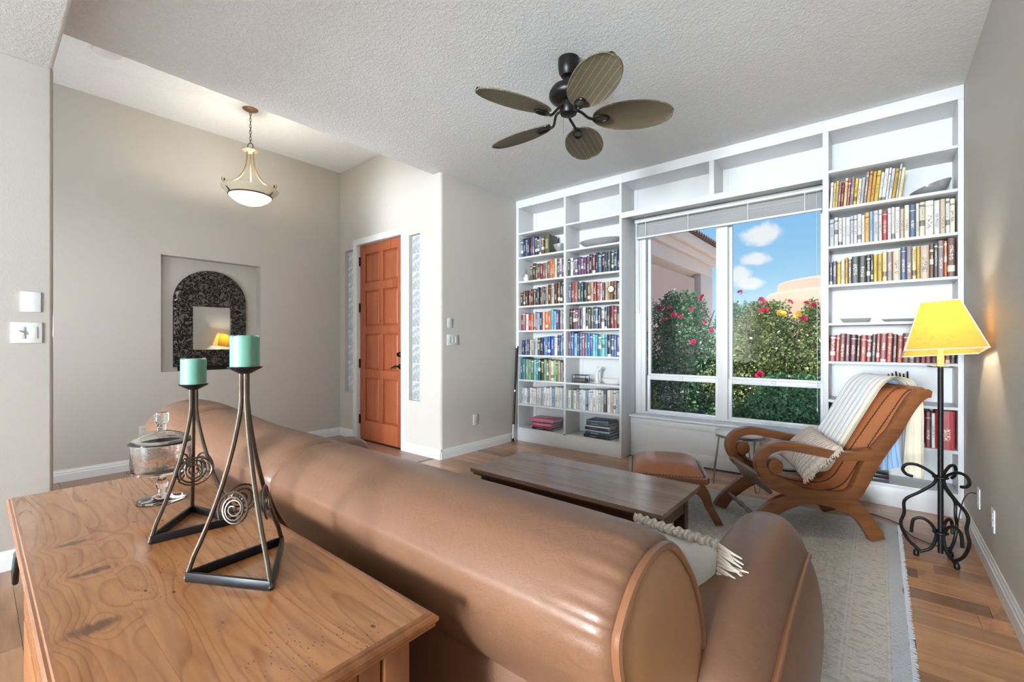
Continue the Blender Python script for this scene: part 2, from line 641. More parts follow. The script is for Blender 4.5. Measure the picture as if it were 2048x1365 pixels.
# wall behind the photographer, and added unseen glazing that lets daylight in
wb = MB().box(XL, -3.40, -10.6, -10.45, 0, ZL)
wb.box(.28, XR, -10.6, -10.45, 0, ZL)
wb.box(-3.40, .28, -10.6, -10.45, 2.66, ZL)
wb.box(-3.40, .28, -10.6, -10.45, 0, .24)
struct('wall_back', wb, M_WALL)
struct('window_5', MB().box(-3.40, .28, -10.55, -10.54, .24, 2.66), M_PANE)
struct('window_4', MB().box(XR + .06, XR + .07, -10.1, -2.0, 0, 2.42), M_PANE)
# mirror wall with the square niche
N0, N1, NZ0, NZ1 = 1.194, 2.125, .935, 2.12
wm = MB()
wm.box(XM - .16, XM, -.9, N0, 0, ZF + .05)
wm.box(XM - .16, XM, N1, YD + .2, 0, ZF + .05)
wm.box(XM - .16, XM, N0, N1, 0, NZ0)
wm.box(XM - .16, XM, N0, N1, NZ1, ZF + .05)
wm.box(XM - .16, XM - .115, N0, N1, NZ0, NZ1)
struct('wall_foyer', wm, M_WALL)
struct('wall_foyer_rear', MB().box(XM - .1, XL - .12, -.95, -.8, 0, ZF + .05), M_WALL)
# entry wall with openings for the door and the two glass-block strips
BL = (-5.440, -5.245)
BR = (-4.082, -3.888)
BZ0, BZ1 = .585, 2.44
we = MB()
y0, y1 = YD, YD + .16
we.box(XM, BL[0], y0, y1, 0, ZF + .05)
for b0, b1 in (BL, BR):
    we.box(b0, b1, y0, y1, 0, BZ0)
    we.box(b0, b1, y0, y1, BZ1, ZF + .05)
we.box(BL[1], -5.17, y0, y1, 0, ZF + .05)
we.box(-4.18, BR[0], y0, y1, 0, ZF + .05)
we.box(-5.17, -4.18, y0, y1, 2.51, ZF + .05)
struct('wall_entry', we, M_WALL)
# switch wall with a bullnose corner
R = .035
arc = [(XJ - R + R * math.sin(t), YD + R - R * math.cos(t)) for t in [i * PI / 2 / 6 for i in range(7)]]
poly = [(BR[1], YD)] + arc + [(XJ, YW), (XJ - .2, YW), (XJ - .2, YD + .16), (BR[1], YD + .16)]
struct('wall_switch', MB().prism(poly, 0, ZF + .05, lambda u, v, w: (u, v, w)), M_WALL, smooth=True, angle=35)
# window wall
OX0, OX1, OZ0, OZ1 = -2.10, -.335, .42, 2.62
ww = MB()
ww.box(XJ - .2, OX0, YW, YW + .22, -.02, 3.1)
ww.box(OX1, XR + .15, YW, YW + .22, -.02, 3.1)
ww.box(OX0, OX1, YW, YW + .22, OZ1, 3.1)
ww.box(OX0, OX1, YW, YW + .22, -.02, OZ0)
struct('wall_window', ww, M_WHITE)
# built-out panel below the window sill
bp = MB()
bp.box(-2.104, -.352, 4.60, YW, 0, .425)
struct('wall_under_window', bp, M_WHITE)
struct('trim_1', MB().box(-2.104, -.352, 4.585, 4.60, .355, .415), M_WHITE, bevel=.004)
struct('trim_2', MB().box(-2.104, -.352, 4.588, 4.60, 0, .115), M_WHITE, bevel=.004)
sill = struct('trim_3', MB().box(-2.106, -.338, 4.555, 4.80, .425, .449), M_WHITE, bevel=.006)

# ceilings
struct('ceiling', MB().box(-3.68, XR + .15, .287, 4.95, ZC, ZF + .06), M_CEIL, bevel=.02, seg=3)
struct('ceiling_hall', MB().box(XL - .12, XR + .15, -10.6, .287, ZL, ZF + .06), M_CEIL, bevel=.02, seg=3)
struct('ceiling_foyer', MB().box(XM - .16, -3.66, -.95, YD + .2, ZF, ZF + .06), M_CEIL2)


# baseboards
def bboard(name, pts, h=.105, t=.016):
    """pts: list of ((x0,y0),(x1,y1),nx,ny)"""
    mb = MB()
    for (x0, ya), (x1, yb), nx, ny in pts:
        prof = [(0, 0), (t, 0), (t, h * .62), (t * .72, h * .68), (t * .72, h * .80), (t * .45, h * .88), (t * .3, h), (0, h)]
        dx, dy = x1 - x0, yb - ya
        mb.prism(prof, 0, 1, lambda u, v, w: (x0 + dx * w + nx * u, ya + dy * w + ny * u, v))
    return struct(name, mb, M_WHITE)


bboard('baseboard_right', [((XR, -2.0), (XR, 4.38), -1, 0)])
bboard('baseboard_left', [((XL, -10.4), (XL, .29), 1, 0)])
bboard('baseboard_switch', [((XJ, YD), (XJ, 4.38), 1, 0), ((-4.135, YD), (XJ + .01, YD), 0, -1)])
bboard('baseboard_foyer', [((XM, -.8), (XM, YD), 1, 0), ((XM, YD), (-5.222, YD), 0, -1)])

# ---- front door
dr = empty('door_1', (-4.67, YD + .05, 0), kind='structure')
tag(dr, 'reddish brown eight panel wooden front door with dark hardware')


def part(mb, name, mat, root, off=None, **k):
    """mesh given in world coordinates, parented to an unrotated root"""
    L = Vector(root.location) if off is None else Vector(off)
    mb.v = [tuple(Vector(p) - L) for p in mb.v]
    return mb.build(name, mat, root, **k)


DX0, DX1, DZ = -5.125, -4.222, 2.468
f0, f1 = YD + .03, YD + .075
xs = [DX0, DX0 + .115, (DX0 + DX1) / 2 - .045, (DX0 + DX1) / 2 + .045, DX1 - .115, DX1]
zs = [0.01, .25, .795, .895, 1.34, 1.44, 1.885, 1.985, 2.35, DZ]
# stiles and rails
part(MB().box(xs[0], xs[1], f0, f1, 0.01, DZ), 'stile', M_DOOR, dr, bevel=.004)
part(MB().box(xs[4], xs[5], f0, f1, 0.01, DZ), 'stile', M_DOOR, dr, bevel=.004)
for a, b in ((zs[0], zs[1]), (zs[2], zs[3]), (zs[4], zs[5]), (zs[6], zs[7]), (zs[8], zs[9])):
    part(MB().box(xs[1], xs[4], f0, f1, a, b), 'rail', M_DOOR, dr, bevel=.004)
for a, b in ((zs[1], zs[2]), (zs[3], zs[4]), (zs[5], zs[6]), (zs[7], zs[8])):
    part(MB().box(xs[2], xs[3], f0, f1, a, b), 'mullion', M_DOOR, dr, bevel=.004)
    for c, d in ((xs[1], xs[2]), (xs[3], xs[4])):
        mb = MB().box(c, d, f0 + .022, f1, a, b)
        # raised field
        g = .028
        mb.loft([[(c + .006, f0 + .022, a + .006), (d - .006, f0 + .022, a + .006), (d - .006, f0 + .022, b - .006), (c + .006, f0 + .022, b - .006)],
                 [(c + g, f0 + .010, a + g), (d - g, f0 + .010, a + g), (d - g, f0 + .010, b - g), (c + g, f0 + .010, b - g)]])
        part(mb, 'panel', M_DOOR, dr)
for z in (.26, .97, 1.68, 2.27):
    mb = MB().box(DX0 - .022, DX0 + .012, f0 - .006, f0 + .004, z - .055, z + .055)
    mb.tube([(DX0 - .004, f0 - .008, z - .058), (DX0 - .004, f0 - .008, z + .058)], .008, 8)
    part(mb, 'hinge', M_BRONZE, dr)
hx = DX1 - .062
mb = MB().lathe([(.001, 0), (.030, 0), (.030, .008), (.022, .016), (.012, .018), (.010, .04), (.001, .041)], 20)
mb.v = [(hx + x, f0 - z, .955 + y) for x, y, z in mb.v]
mb.tube(cat_rom([(hx, f0 - .038, .955), (hx - .03, f0 - .046, .962), (hx - .07, f0 - .044, .950), (hx - .115, f0 - .038, .935), (hx - .125, f0 - .036, .925)], 4), [.009] * 12 + [.008, .007, .006, .006, .004], 8)
part(mb, 'lever_handle', M_BRONZE, dr, smooth=True)
mb = MB().lathe([(.001, 0), (.031, 0), (.031, .010), (.024, .02), (.016, .026), (.001, .027)], 20)
mb.v = [(hx + x, f0 - z, 1.095 + y) for x, y, z in mb.v]
mb.box(hx - .005, hx + .005, f0 - .045, f0 - .02, 1.075, 1.115)
part(mb, 'deadbolt', M_BRONZE, dr, smooth=True)
mb = MB().lathe([(.001, 0), (.007, 0), (.006, .004), (.001, .005)], 10)
mb.v = [((xs[2] + xs[3]) / 2 + x, f0 - z, 1.50 + y) for x, y, z in mb.v]
part(mb, 'peephole', M_BRONZE, dr)
# casing
cs = MB()
cs.box(-5.222, -5.135, YD - .018, YD + .10, 0, 2.475)
cs.box(-4.212, -4.135, YD - .018, YD + .10, 0, 2.475)
cs.box(-5.222, -4.135, YD - .018, YD + .10, 2.475, 2.552)
struct('trim_4', cs, M_WHITE, bevel=.004)
struct('trim_5', MB().box(-5.135, -4.212, YD + .0, YD + .16, -.004, .012), M_BRONZE)

# ---- glass block strips
for n, (b0, b1) in ((2, BL), (3, BR)):
    g = empty('window_%d' % n, ((b0 + b1) / 2, YD + .08, BZ0), kind='structure')
    nb = 9
    hh = (BZ1 - BZ0) / nb
    src = None
    for k in range(nb):
        if src is None:
            w = (b1 - b0) / 2 - .006
            mb = MB()
            t = .040
            ring = lambda s, y: [(-s * w, y, .005 + (1 - s) * hh / 2), (s * w, y, .005 + (1 - s) * hh / 2), (s * w, y, hh - .005 - (1 - s) * hh / 2), (-s * w, y, hh - .005 - (1 - s) * hh / 2)]
            mb.loft([ring(.8, -t + .004), ring(.86, -t), ring(1, -t + .006), ring(1, t - .006), ring(.86, t), ring(.8, t - .004)])
            src = mb.build('glass_block', M_BLOCK, g, bevel=.006)
            o = src
        else:
            o = inst(src, 'glass_block', g)
        o.location = (0, 0, k * hh)
    mj = MB()
    for k in range(nb + 1):
        z = BZ0 + k * hh
        mj.box(b0, b1, YD + .05, YD + .11, z - .005, z + .005)
    mj.box(b0, b0 + .006, YD + .05, YD + .11, BZ0, BZ1)
    mj.box(b1 - .006, b1, YD + .05, YD + .11, BZ0, BZ1)
    part(mj, 'mortar_joint', M_WHITE, g)

# ---- big window
wd = empty('window_1', (-1.2, 4.76, .449), kind='structure')
GX = [(-1.955, -1.272), (-1.120, -.398)]
MZ0, MZ1 = .825, .888
yb, yf = 4.80, 4.74
part(MB().box(-2.10, -2.045, 4.735, 4.86, .449, 2.62), 'jamb', M_WHITE, wd, bevel=.003)
part(MB().box(-.372, -.335, 4.735, 4.86, .449, 2.62), 'jamb', M_WHITE, wd, bevel=.003)
part(MB().box(-2.10, -.335, 4.735, 4.86, 2.585, 2.62), 'head', M_WHITE, wd)
part(MB().box(-2.045, -.372, 4.75, 4.86, .449, .468), 'bottom_rail', M_WHITE, wd, bevel=.003)
part(MB().box(-1.242, -1.150, 4.730, 4.86, .468, 2.6), 'mullion', M_WHITE, wd, bevel=.004)
for x0, x1 in GX:
    for (z0, z1, yy, w) in ((MZ1 - .02, 2.58, 4.79, .030), (.468, MZ1 - .02, 4.765, .030)):
        a0, a1 = x0 - w, x1 + w
        mb = MB()
        up = z0 > .6
        b = .022 if up else .026
        mb.box(a0, x0, yy, yy + .035, z0, z1)
        mb.box(x1, a1, yy, yy + .035, z0, z1)
        mb.box(x0, x1, yy, yy + .035, z0, z0 + b)
        mb.box(x0, x1, yy, yy + .035, z1 - (.03 if up else .045), z1)
        sname = 'upper_sash' if up else 'lower_sash'
        so = part(mb, sname, M_WHITE, wd, bevel=.002)
        pn = MB().box(x0, x1, yy + .015, yy + .017, z0 + b, z1 - .03)
        L = Vector(wd.location)
        pn.v = [tuple(Vector(p) - L) for p in pn.v]
        pn.build('pane', M_PANE, so)
    part(MB().box((x0 + x1) / 2 - .02, (x0 + x1) / 2 + .02, 4.752, 4.766, MZ1 - .045, MZ1 - .022), 'sash_lock', M_PLASTIC, wd, bevel=.003)
# outer casing strips seen in the left return
part(MB().box(-2.045, -1.998, 4.745, 4.80, .468, 2.58), 'stop_bead', M_WHITE, wd, bevel=.003)

# ---- electrical plates
def plate(name, c, w, h, axis, sgn, label, rockers=0, outlet=False, lever=False):
    """plate on a wall whose normal is sgn*axis"""
    r = empty(name, c, 0, label, 'switch plate' if not outlet else 'outlet')

    def fn(mb):
        if axis == 'x':
            mb.v = [(sgn * z, -sgn * x, y) for x, y, z in mb.v]
        return mb
    mb = MB().box(-w / 2, w / 2, -h / 2, h / 2, 0, .006)
    fn(mb).build('cover_plate', M_PLASTIC, r, bevel=.002)
    for k in range(rockers):
        x = (k - (rockers - 1) / 2) * .046
        mb = MB().box(x - .0165, x + .0165, -.033, .033, .006, .009)
        fn(mb).build('rocker', M_PLASTIC, r, bevel=.0015)
        if lever and k == rockers - 1:
            mb = MB().obox((x, 0, .013), (.03, .007, .010), Matrix.Rotation(.6, 3, 'Z'))
            fn(mb).build('dimmer_slider', M_PLASTIC, r)
    if outlet:
        for s in (-1, 1):
            mb = MB().lathe([(.001, .0075), (.0165, .0075), (.017, .006)], 16, (0, s * .02, 0))
            fn(mb).build('receptacle', M_PLASTIC, r)
            mb = MB()
            for dx in (-.006, .006):
                mb.box(dx - .0012, dx + .0012, s * .02 - .004, s * .02 + .006, .0074, .0079)
            fn(mb).build('slot', M_DARKSLOT, r)
    return r


plate('blank_wall_plate', (XL, .199, 1.452), .078, .112, 'x', 1, 'blank white plate above the double switch on left wall')
plate('light_switch', (XL, .184, 1.281), .118, .114, 'x', 1, 'white double switch plate with dimmer on left wall', 2, lever=True)
plate('blank_wall_plate', (XJ, 3.25, 1.443), .065, .10, 'x', 1, 'small blank white plate above triple switch near the bookcase')
plate('light_switch', (XJ, 3.29, 1.263), .160, .114, 'x', 1, 'white triple switch plate on wall near the bookcase', 3)
plate('wall_outlet', (XJ, 3.64, .355), .072, .118, 'x', 1, 'white outlet low on wall between door and bookcase', outlet=True)
plate('wall_outlet', (XM, 1.055, .36), .072, .118, 'x', 1, 'white outlet low on foyer wall behind the glass compote', outlet=True)
plate('wall_outlet', (XR, 3.79, .305), .072, .118, 'x', -1, 'white outlet on right wall with the lamp cord plugged in', outlet=True)
plate('wall_outlet', (XR, 3.36, .305), .072, .118, 'x', -1, 'white outlet on right wall nearer the camera, nothing plugged in', outlet=True)

# recessed can trim in the foyer ceiling
mb = MB().lathe([(.001, -.003), (.05, -.003), (.055, -.006), (.085, -.008), (.09, -.004), (.088, -.0005), (.001, -.0005)], 28)
tag(mb.build('recessed_light', M_WHITE, loc=(-4.66, .66, ZF), smooth=True), 'round white recessed light trim in the foyer ceiling', 'ceiling light')

# ================================================================== BUILT-IN BOOKCASES
SZ = [.165, .465, .772, 1.080, 1.387, 1.695, 2.005, 2.310, 2.615]
YF, YBK = 4.38, 4.70
ORD = ['bottom', 'second', 'third', 'fourth', 'fifth', 'sixth', 'seventh', 'eighth', 'ninth']


def bookcase(label, xs_up, cols, skip=()):
    """xs_up: list of (x0, x1) uprights"""
    x0, x1 = xs_up[0][0], xs_up[-1][1]
    r = empty('built_in_bookcase', ((x0 + x1) / 2, (YF + YBK) / 2, 0), 0, label, 'bookcase')
    for k, (a, b) in enumerate(xs_up):
        part(MB().box(a, b, YF, YBK, .0 if k in (0, len(xs_up) - 1) else .165, 2.93), 'side_panel' if k in (0, len(xs_up) - 1) else 'divider', M_SHELF, r, bevel=.0015)
    part(MB().box(x0, x1, YBK, YBK + .012, 0, 3.0), 'back_panel', M_SHELF, r)
    part(MB().box(x0 + .002, x1 - .002, YF - .004, YF + .02, 0, .147), 'plinth', M_SHELF, r, bevel=.002)
    part(MB().box(x0, x1, YF - .003, YF + .02, 2.93, ZC - .001), 'fascia', M_SHELF, r, bevel=.002)
    part(MB().box(x0, x1, YF + .02, YBK, 2.93, 2.95), 'top_panel', M_SHELF, r)
    for (a, b) in cols:
        for i, z in enumerate(SZ):
            part(MB().box(a, b, YF + .001, YBK, z - .021, z), 'shelf', M_SHELF, r, bevel=.0015)
        # face strips on the back corners
        part(MB().box(a, a + .045, YBK - .006, YBK, .165, 2.93), 'back_cleat', M_SHELF, r)
    return r


LC = (-3.510, -2.835)
RC = (-2.808, -2.133)
QC = (-.311, .428)
bookcase('tall white built-in bookcase left of the window, two columns of shelves', [(-3.548, LC[0]), (LC[1], RC[0]), (RC[1], -2.107)], [LC, RC])
bookcase('tall white built-in bookcase right of the window behind the leather chair', [(-.351, QC[0]), (QC[1], .458)], [QC])
r = empty('over_window_cabinet', (-1.22, 4.5, 2.615), 0, 'white open cabinet with two bays above the window', 'cabinet')
part(MB().box(-2.107, -.351, YF, YBK, 2.594, 2.615), 'shelf', M_SHELF, r, bevel=.0015)
part(MB().box(-1.225, -1.181, YF, YBK, 2.615, 2.93), 'divider', M_SHELF, r, bevel=.0015)
part(MB().box(-2.107, -.351, YBK, YBK + .012, 2.594, 3.0), 'back_panel', M_SHELF, r)
part(MB().box(-2.107, -.351, YF - .003, YF + .02, 2.93, ZC - .001), 'fascia', M_SHELF, r, bevel=.002)
part(MB().box(-2.107, -.351, YF + .02, YBK, 2.93, 2.95), 'top_panel', M_SHELF, r)
part(MB().box(-2.107, -.351, YF + .001, YF + .016, 2.555, 2.594), 'valance_rail', M_SHELF, r, bevel=.0015)
for a in (-2.107, -1.181):
    part(MB().box(a, a + .045, YBK - .006, YBK, 2.615, 2.93), 'back_cleat', M_SHELF, r)

# ---- raised mini blind
bl = empty('mini_blind', (-1.222, 4.66, 2.36), 0, 'raised white mini blind gathered at the top of the window', 'blind')
part(MB().box(-2.075, -.37, 4.635, 4.675, 2.545, 2.585), 'headrail', M_WHITE, bl, bevel=.004)
M_SLAT, nt, b = new_mat('white_vinyl_slat')
_tl = nd(nt, 'ShaderNodeBsdfTranslucent', {0: C(240, 240, 240)})
b.inputs['Base Color'].default_value = C(240, 240, 240)
b.inputs['Roughness'].default_value = .4
_mx = nd(nt, 'ShaderNodeMixShader', {0: .45, 1: b.outputs[0], 2: _tl.outputs[0]})
nt.links.new(_mx.outputs[0], nt.nodes['Material Output'].inputs[0])
SRC = None
ns = 26
for k in range(ns):
    z = 2.395 + k * (2.535 - 2.395) / ns
    if SRC is None:
        mb = MB().grid(lambda u, v: (-.845 + 1.69 * u, -.0125 + .025 * v, -.0025 + .0025 * math.sin(PI * v)), 2, 5)
        SRC = mb.build('slat', M_SLAT, bl, smooth=True)
        o = SRC
    else:
        o = inst(SRC, 'slat', bl)
    o.location = (0, random.uniform(-.003, .003), z - 2.36)
    o.rotation_euler = (random.uniform(-.05, .05) - .2, 0, 0)
part(MB().box(-2.07, -.375, 4.640, 4.672, 2.372, 2.390), 'bottom_rail', M_WHITE, bl, bevel=.003)
for x in (-1.95, -1.50, -.95, -.50):
    part(MB().box(x - .0025, x + .0025, 4.637, 4.639, 2.385, 2.55), 'ladder_tape', M_WHITE, bl)
part(MB().tube([(-2.055, 4.64, 2.55), (-2.05, 4.645, 1.55)], .004, 6), 'tilt_wand', M_PLASTIC, bl)
mb = MB().tube([(-.415, 4.65, 2.55), (-.41, 4.66, .66)], .0018, 5)
mb.lathe([(.001, 0), (.006, -.004), (.004, -.03), (.001, -.031)], 8, (-.41, 4.66, .66))
part(mb, 'pull_cord', M_PLASTIC, bl)

# ================================================================== BOOKS
def book_material():
    m, nt, b = new_mat('book_cover')
    inf = nt.nodes.new('ShaderNodeObjectInfo')
    col, rnd = inf.outputs['Color'], inf.outputs['Random']
    g = tc(nt, 'Generated')
    sp = nd(nt, 'ShaderNodeSeparateXYZ', {0: g})
    x, y, z = sp.outputs
    r2 = mth(nt, 'FRACT', mth(nt, 'MULTIPLY', rnd, 37.7))
    r3 = mth(nt, 'FRACT', mth(nt, 'MULTIPLY', rnd, 91.3))
    r4 = mth(nt, 'FRACT', mth(nt, 'MULTIPLY', rnd, 177.1))
    # lettering along the spine
    lv = nd(nt, 'ShaderNodeCombineXYZ', {0: mth(nt, 'MULTIPLY', x, 7.0), 1: mth(nt, 'MULTIPLY', rnd, 50), 2: mth(nt, 'MULTIPLY', z, 46.0)}).outputs[0]
    let = sstep(nt, noise(nt, lv, 1.0, 2, 0.6), 0.50, 0.56)
    zlo = mth(nt, 'ADD', mth(nt, 'MULTIPLY', r2, .3), .15)
    zhi = mth(nt, 'ADD', zlo, mth(nt, 'ADD', mth(nt, 'MULTIPLY', r3, .25), .25))
    zone = mth(nt, 'MULTIPLY', mth(nt, 'GREATER_THAN', z, zlo), mth(nt, 'LESS_THAN', z, zhi))
    xz = mth(nt, 'LESS_THAN', mth(nt, 'ABSOLUTE', mth(nt, 'SUBTRACT', x, .5)), .26)
    front = mth(nt, 'LESS_THAN', y, .12)
    let = mth(nt, 'MULTIPLY', mth(nt, 'MULTIPLY', let, zone), mth(nt, 'MULTIPLY', xz, front))
    bw = nd(nt, 'ShaderNodeRGBToBW', {0: col}).outputs[0]
    ink = mixc(nt, mth(nt, 'GREATER_THAN', bw, .30), C(232, 224, 205), C(60, 45, 48))
    # bands
    bz = mth(nt, 'ADD', mth(nt, 'MULTIPLY', r3, .12), .80)
    band = mth(nt, 'LESS_THAN', mth(nt, 'ABSOLUTE', mth(nt, 'SUBTRACT', z, bz)), mth(nt, 'MULTIPLY', r2, .035))
    lab = mth(nt, 'LESS_THAN', mth(nt, 'ABSOLUTE', mth(nt, 'SUBTRACT', z, mth(nt, 'MULTIPLY', r4, .5))), .08)
    band = mth(nt, 'MAXIMUM', mth(nt, 'MULTIPLY', band, mth(nt, 'GREATER_THAN', r4, .5)), mth(nt, 'MULTIPLY', lab, mth(nt, 'GREATER_THAN', r2, .82)))
    band = mth(nt, 'MULTIPLY', band, front)
    wear = noise(nt, g, 9, 3)
    base = mixc(nt, mth(nt, 'MULTIPLY', wear, .3), col, tuple([0.02, 0.02, 0.02, 1]))
    base = mixc(nt, mth(nt, 'MULTIPLY', band, .75), base, ink)
    base = mixc(nt, mth(nt, 'MULTIPLY', let, .85), base, ink)
    nt.links.new(base, b.inputs['Base Color'])
    b.inputs['Roughness'].default_value = .42
    return m


M_BOOK = book_material()
M_PAGES = simple('book_pages', C(226, 218, 200), 0.8, var=0.06, nscale=80)
mb = MB()
# unit book: x = thickness, y = depth (spine at y=0), z = height
sp = [(-.5, .05), (-.40, .012), (-.2, 0), (.2, 0), (.40, .012), (.5, .05)]
outl = sp + [(.5, 1.0), (.40, 1.0), (.40, .10), (-.40, .10), (-.40, 1.0), (-.5, 1.0)]
n = len(outl)
mb.add([(x, y, 0) for x, y in outl] + [(x, y, 1) for x, y in outl],
       [(i, (i + 1) % n, n + (i + 1) % n, n + i) for i in range(n)] +
       [(0, 1, 2, 3, 4, 5, 8, 9)[::-1], (5, 6, 7, 8)[::-1], (9, 10, 11, 0)[::-1],
        tuple(q + n for q in (0, 1, 2, 3, 4, 5, 8, 9)), tuple(q + n for q in (5, 6, 7, 8)), tuple(q + n for q in (9, 10, 11, 0))])
mb.mi = 1
mb.box(-.41, .41, .09, .98, .012, .985)
BOOK = mb.build('book_source', [M_BOOK, M_PAGES])
BOOK_ME = BOOK.data
bpy.data.objects.remove(BOOK)

NAMED = {
    'navy': (38, 48, 76), 'blue': (62, 104, 158), 'slate blue': (84, 108, 138), 'light blue': (140, 178, 206), 'royal blue': (40, 84, 160),
    'black': (34, 32, 36), 'charcoal': (78, 78, 76), 'dark brown': (66, 44, 38), 'brown': (116, 80, 58), 'red-brown': (128, 66, 52),
    'maroon': (104, 40, 50), 'red': (172, 44, 50), 'crimson': (140, 30, 48), 'coral red': (178, 84, 74), 'dusty red': (160, 84, 84), 'orange': (206, 104, 52),
    'amber': (212, 160, 84), 'gold': (206, 164, 50), 'yellow': (224, 190, 74), 'pale yellow': (232, 214, 158), 'cream': (226, 216, 194), 'ivory': (232, 228, 214), 'white': (228, 228, 228),
    'tan': (186, 158, 122), 'beige': (206, 186, 160), 'grey': (148, 146, 146), 'mauve grey': (150, 134, 134), 'light grey': (196, 198, 202), 'slate purple': (96, 92, 116),
    'purple': (88, 62, 98), 'plum': (116, 70, 92), 'teal': (54, 132, 140), 'dark teal': (36, 84, 92), 'turquoise': (84, 170, 186), 'aqua': (140, 196, 200),
    'green': (74, 118, 84), 'dark green': (46, 74, 58), 'sage': (140, 158, 132), 'olive': (98, 94, 62), 'lime green': (150, 178, 110), 'pink': (208, 112, 140), 'magenta': (168, 52, 92), 'peach': (216, 164, 140),
}


def ordinal(k):
    return '%d%s' % (k, 'th' if 10 <= k % 100 <= 20 else {1: 'st', 2: 'nd', 3: 'rd'}.get(k % 10, 'th'))


def row(col, zi, names, x0f, x1f, h0, h1, where, group, hj=.015, lean=None, wide=None, y0=4.412, depth=.19):
    """books left to right; h0 -> h1 is the height along the row"""
    a = col[0] + (col[1] - col[0]) * x0f + .002
    b = col[0] + (col[1] - col[0]) * x1f - .002
    ws = [random.uniform(.75, 1.25) for _ in names]
    for k, f in (wide or {}).items():
        ws[k] *= f
    tot = sum(ws)
    x = a
    for k, nm in enumerate(names):
        w = ws[k] / tot * (b - a)
        t = k / max(1, len(names) - 1)
        h = h0 + (h1 - h0) * t + random.uniform(-hj, hj)
        o = bpy.data.objects.new('book', BOOK_ME)
        COL.objects.link(o)
        h = min(h, .277)
        le = 0.0
        if lean:
            le = lean(t)
        o.scale = (w - .0012, depth + random.uniform(-.015, .015), h)
        o.location = (x + w / 2, y0 + random.uniform(0, .018), SZ[zi] + .0005 + abs(math.sin(le)) * w / 2)
        o.rotation_euler = (0, le, 0)
        c = NAMED[nm]
        j = random.uniform(.88, 1.12)
        o.color = tuple(min(1, lin(q) * j) for q in c) + (1,)
        tag(o, '%s book, %s from left, %s' % (nm, ordinal(k + 1), where), 'book', group)
        x += w


def rrow(*names):
    out = []
    for s in names:
        if '*' in s:
            n_, k_ = s.split('*')
            out += [n_] * int(k_)
        else:
            out.append(s)
    return out


G = 'books standing in the left bookcase'
w1 = '%s shelf from bottom, left column of left bookcase'
w2 = '%s shelf from bottom, right column of left bookcase'
row(LC, 7, rrow('slate blue', 'navy', 'slate blue', 'navy', 'maroon', 'slate blue', 'navy', 'dark brown', 'slate blue', 'brown', 'olive'), .0, .645, .235, .225, w1 % ORD[7], G, wide={10: 1.5, 5: 1.3})
row(LC, 6, rrow('olive', 'dark brown', 'olive', 'brown', 'maroon', 'dusty red', 'mauve grey', 'olive', 'orange', 'orange', 'cream', 'charcoal', 'light grey', 'plum'), .20, .99, .20, .225, w1 % ORD[6], G)
row(LC, 5, rrow('dark brown', 'brown', 'dark brown', 'red-brown', 'dark brown', 'brown', 'black', 'black', 'charcoal', 'brown', 'navy', 'tan', 'dark brown', 'beige', 'dark brown', 'brown', 'black', 'black'), .0, .99, .175, .262, w1 % ORD[5], G, hj=.01)
row(LC, 4, rrow('maroon', 'dusty red', 'white', 'red', 'orange', 'light blue', 'coral red', 'light blue', 'navy', 'peach', 'orange', 'orange', 'turquoise', 'light blue', 'purple', 'grey', 'mauve grey'), .0, .99, .205, .245, w1 % ORD[4], G)
row(LC, 3, rrow('navy', 'slate blue', 'navy', 'beige', 'grey', 'light grey', 'charcoal', 'navy', 'blue', 'slate blue', 'royal blue', 'royal blue', 'white', 'navy', 'slate blue', 'blue'), .03, .99, .185, .255, w1 % ORD[3], G, hj=.008)
row(LC, 2, rrow('dark teal', 'teal', 'sage', 'sage', 'green', 'aqua', 'teal', 'dark green', 'dark green', 'sage', 'green', 'tan', 'ivory', 'lime green', 'green', 'tan', 'grey', 'charcoal'), .0, .99, .268, .225, w1 % ORD[2], G)
row(LC, 1, rrow('light grey', 'white', 'grey', 'white*3', 'ivory', 'white', 'light grey', 'white*3', 'light blue', 'ivory', 'white*2', 'light grey'), .01, .99, .195, .235, w1 % ORD[1], G, hj=.01, lean=lambda t: .015 if t < .5 else 0)
row(RC, 6, rrow('black', 'white', 'purple', 'slate purple', 'purple', 'plum', 'purple', 'plum', 'black', 'maroon', 'navy', 'slate blue', 'black', 'navy', 'charcoal', 'dark teal', 'navy', 'navy'), .0, .99, .205, .235, w2 % ORD[6], G)
row(RC, 5, rrow('slate blue', 'red-brown', 'dusty red', 'dark green', 'dark teal', 'black', 'brown', 'tan', 'red-brown', 'coral red', 'light grey', 'maroon', 'beige', 'tan', 'red-brown', 'brown', 'grey'), .02, .99, .235, .195, w2 % ORD[5], G, hj=.01)
row(RC, 4, rrow('black', 'maroon', 'charcoal', 'plum', 'purple', 'white', 'black', 'charcoal', 'olive', 'navy', 'blue', 'black', 'white', 'navy', 'black', 'maroon', 'red', 'dark green'), .03, .99, .235, .24, w2 % ORD[4], G)
row(RC, 3, rrow('plum', 'blue', 'light blue', 'navy', 'blue', 'dusty red', 'slate blue', 'blue', 'royal blue', 'aqua', 'turquoise', 'teal', 'aqua', 'turquoise', 'navy', 'slate blue', 'blue', 'slate blue'), .01, .99, .27, .225, w2 % ORD[3], G, hj=.008)
row(RC, 1, rrow('white', 'sage', 'ivory', 'light grey', 'white*3', 'light blue', 'white*4', 'ivory', 'white', 'charcoal', 'white', 'beige', 'white', 'light grey'), .01, .97, .215, .25, w2 % ORD[1], G, hj=.008)
G = 'books standing in the right bookcase'
w3 = '%s shelf from bottom of right bookcase'
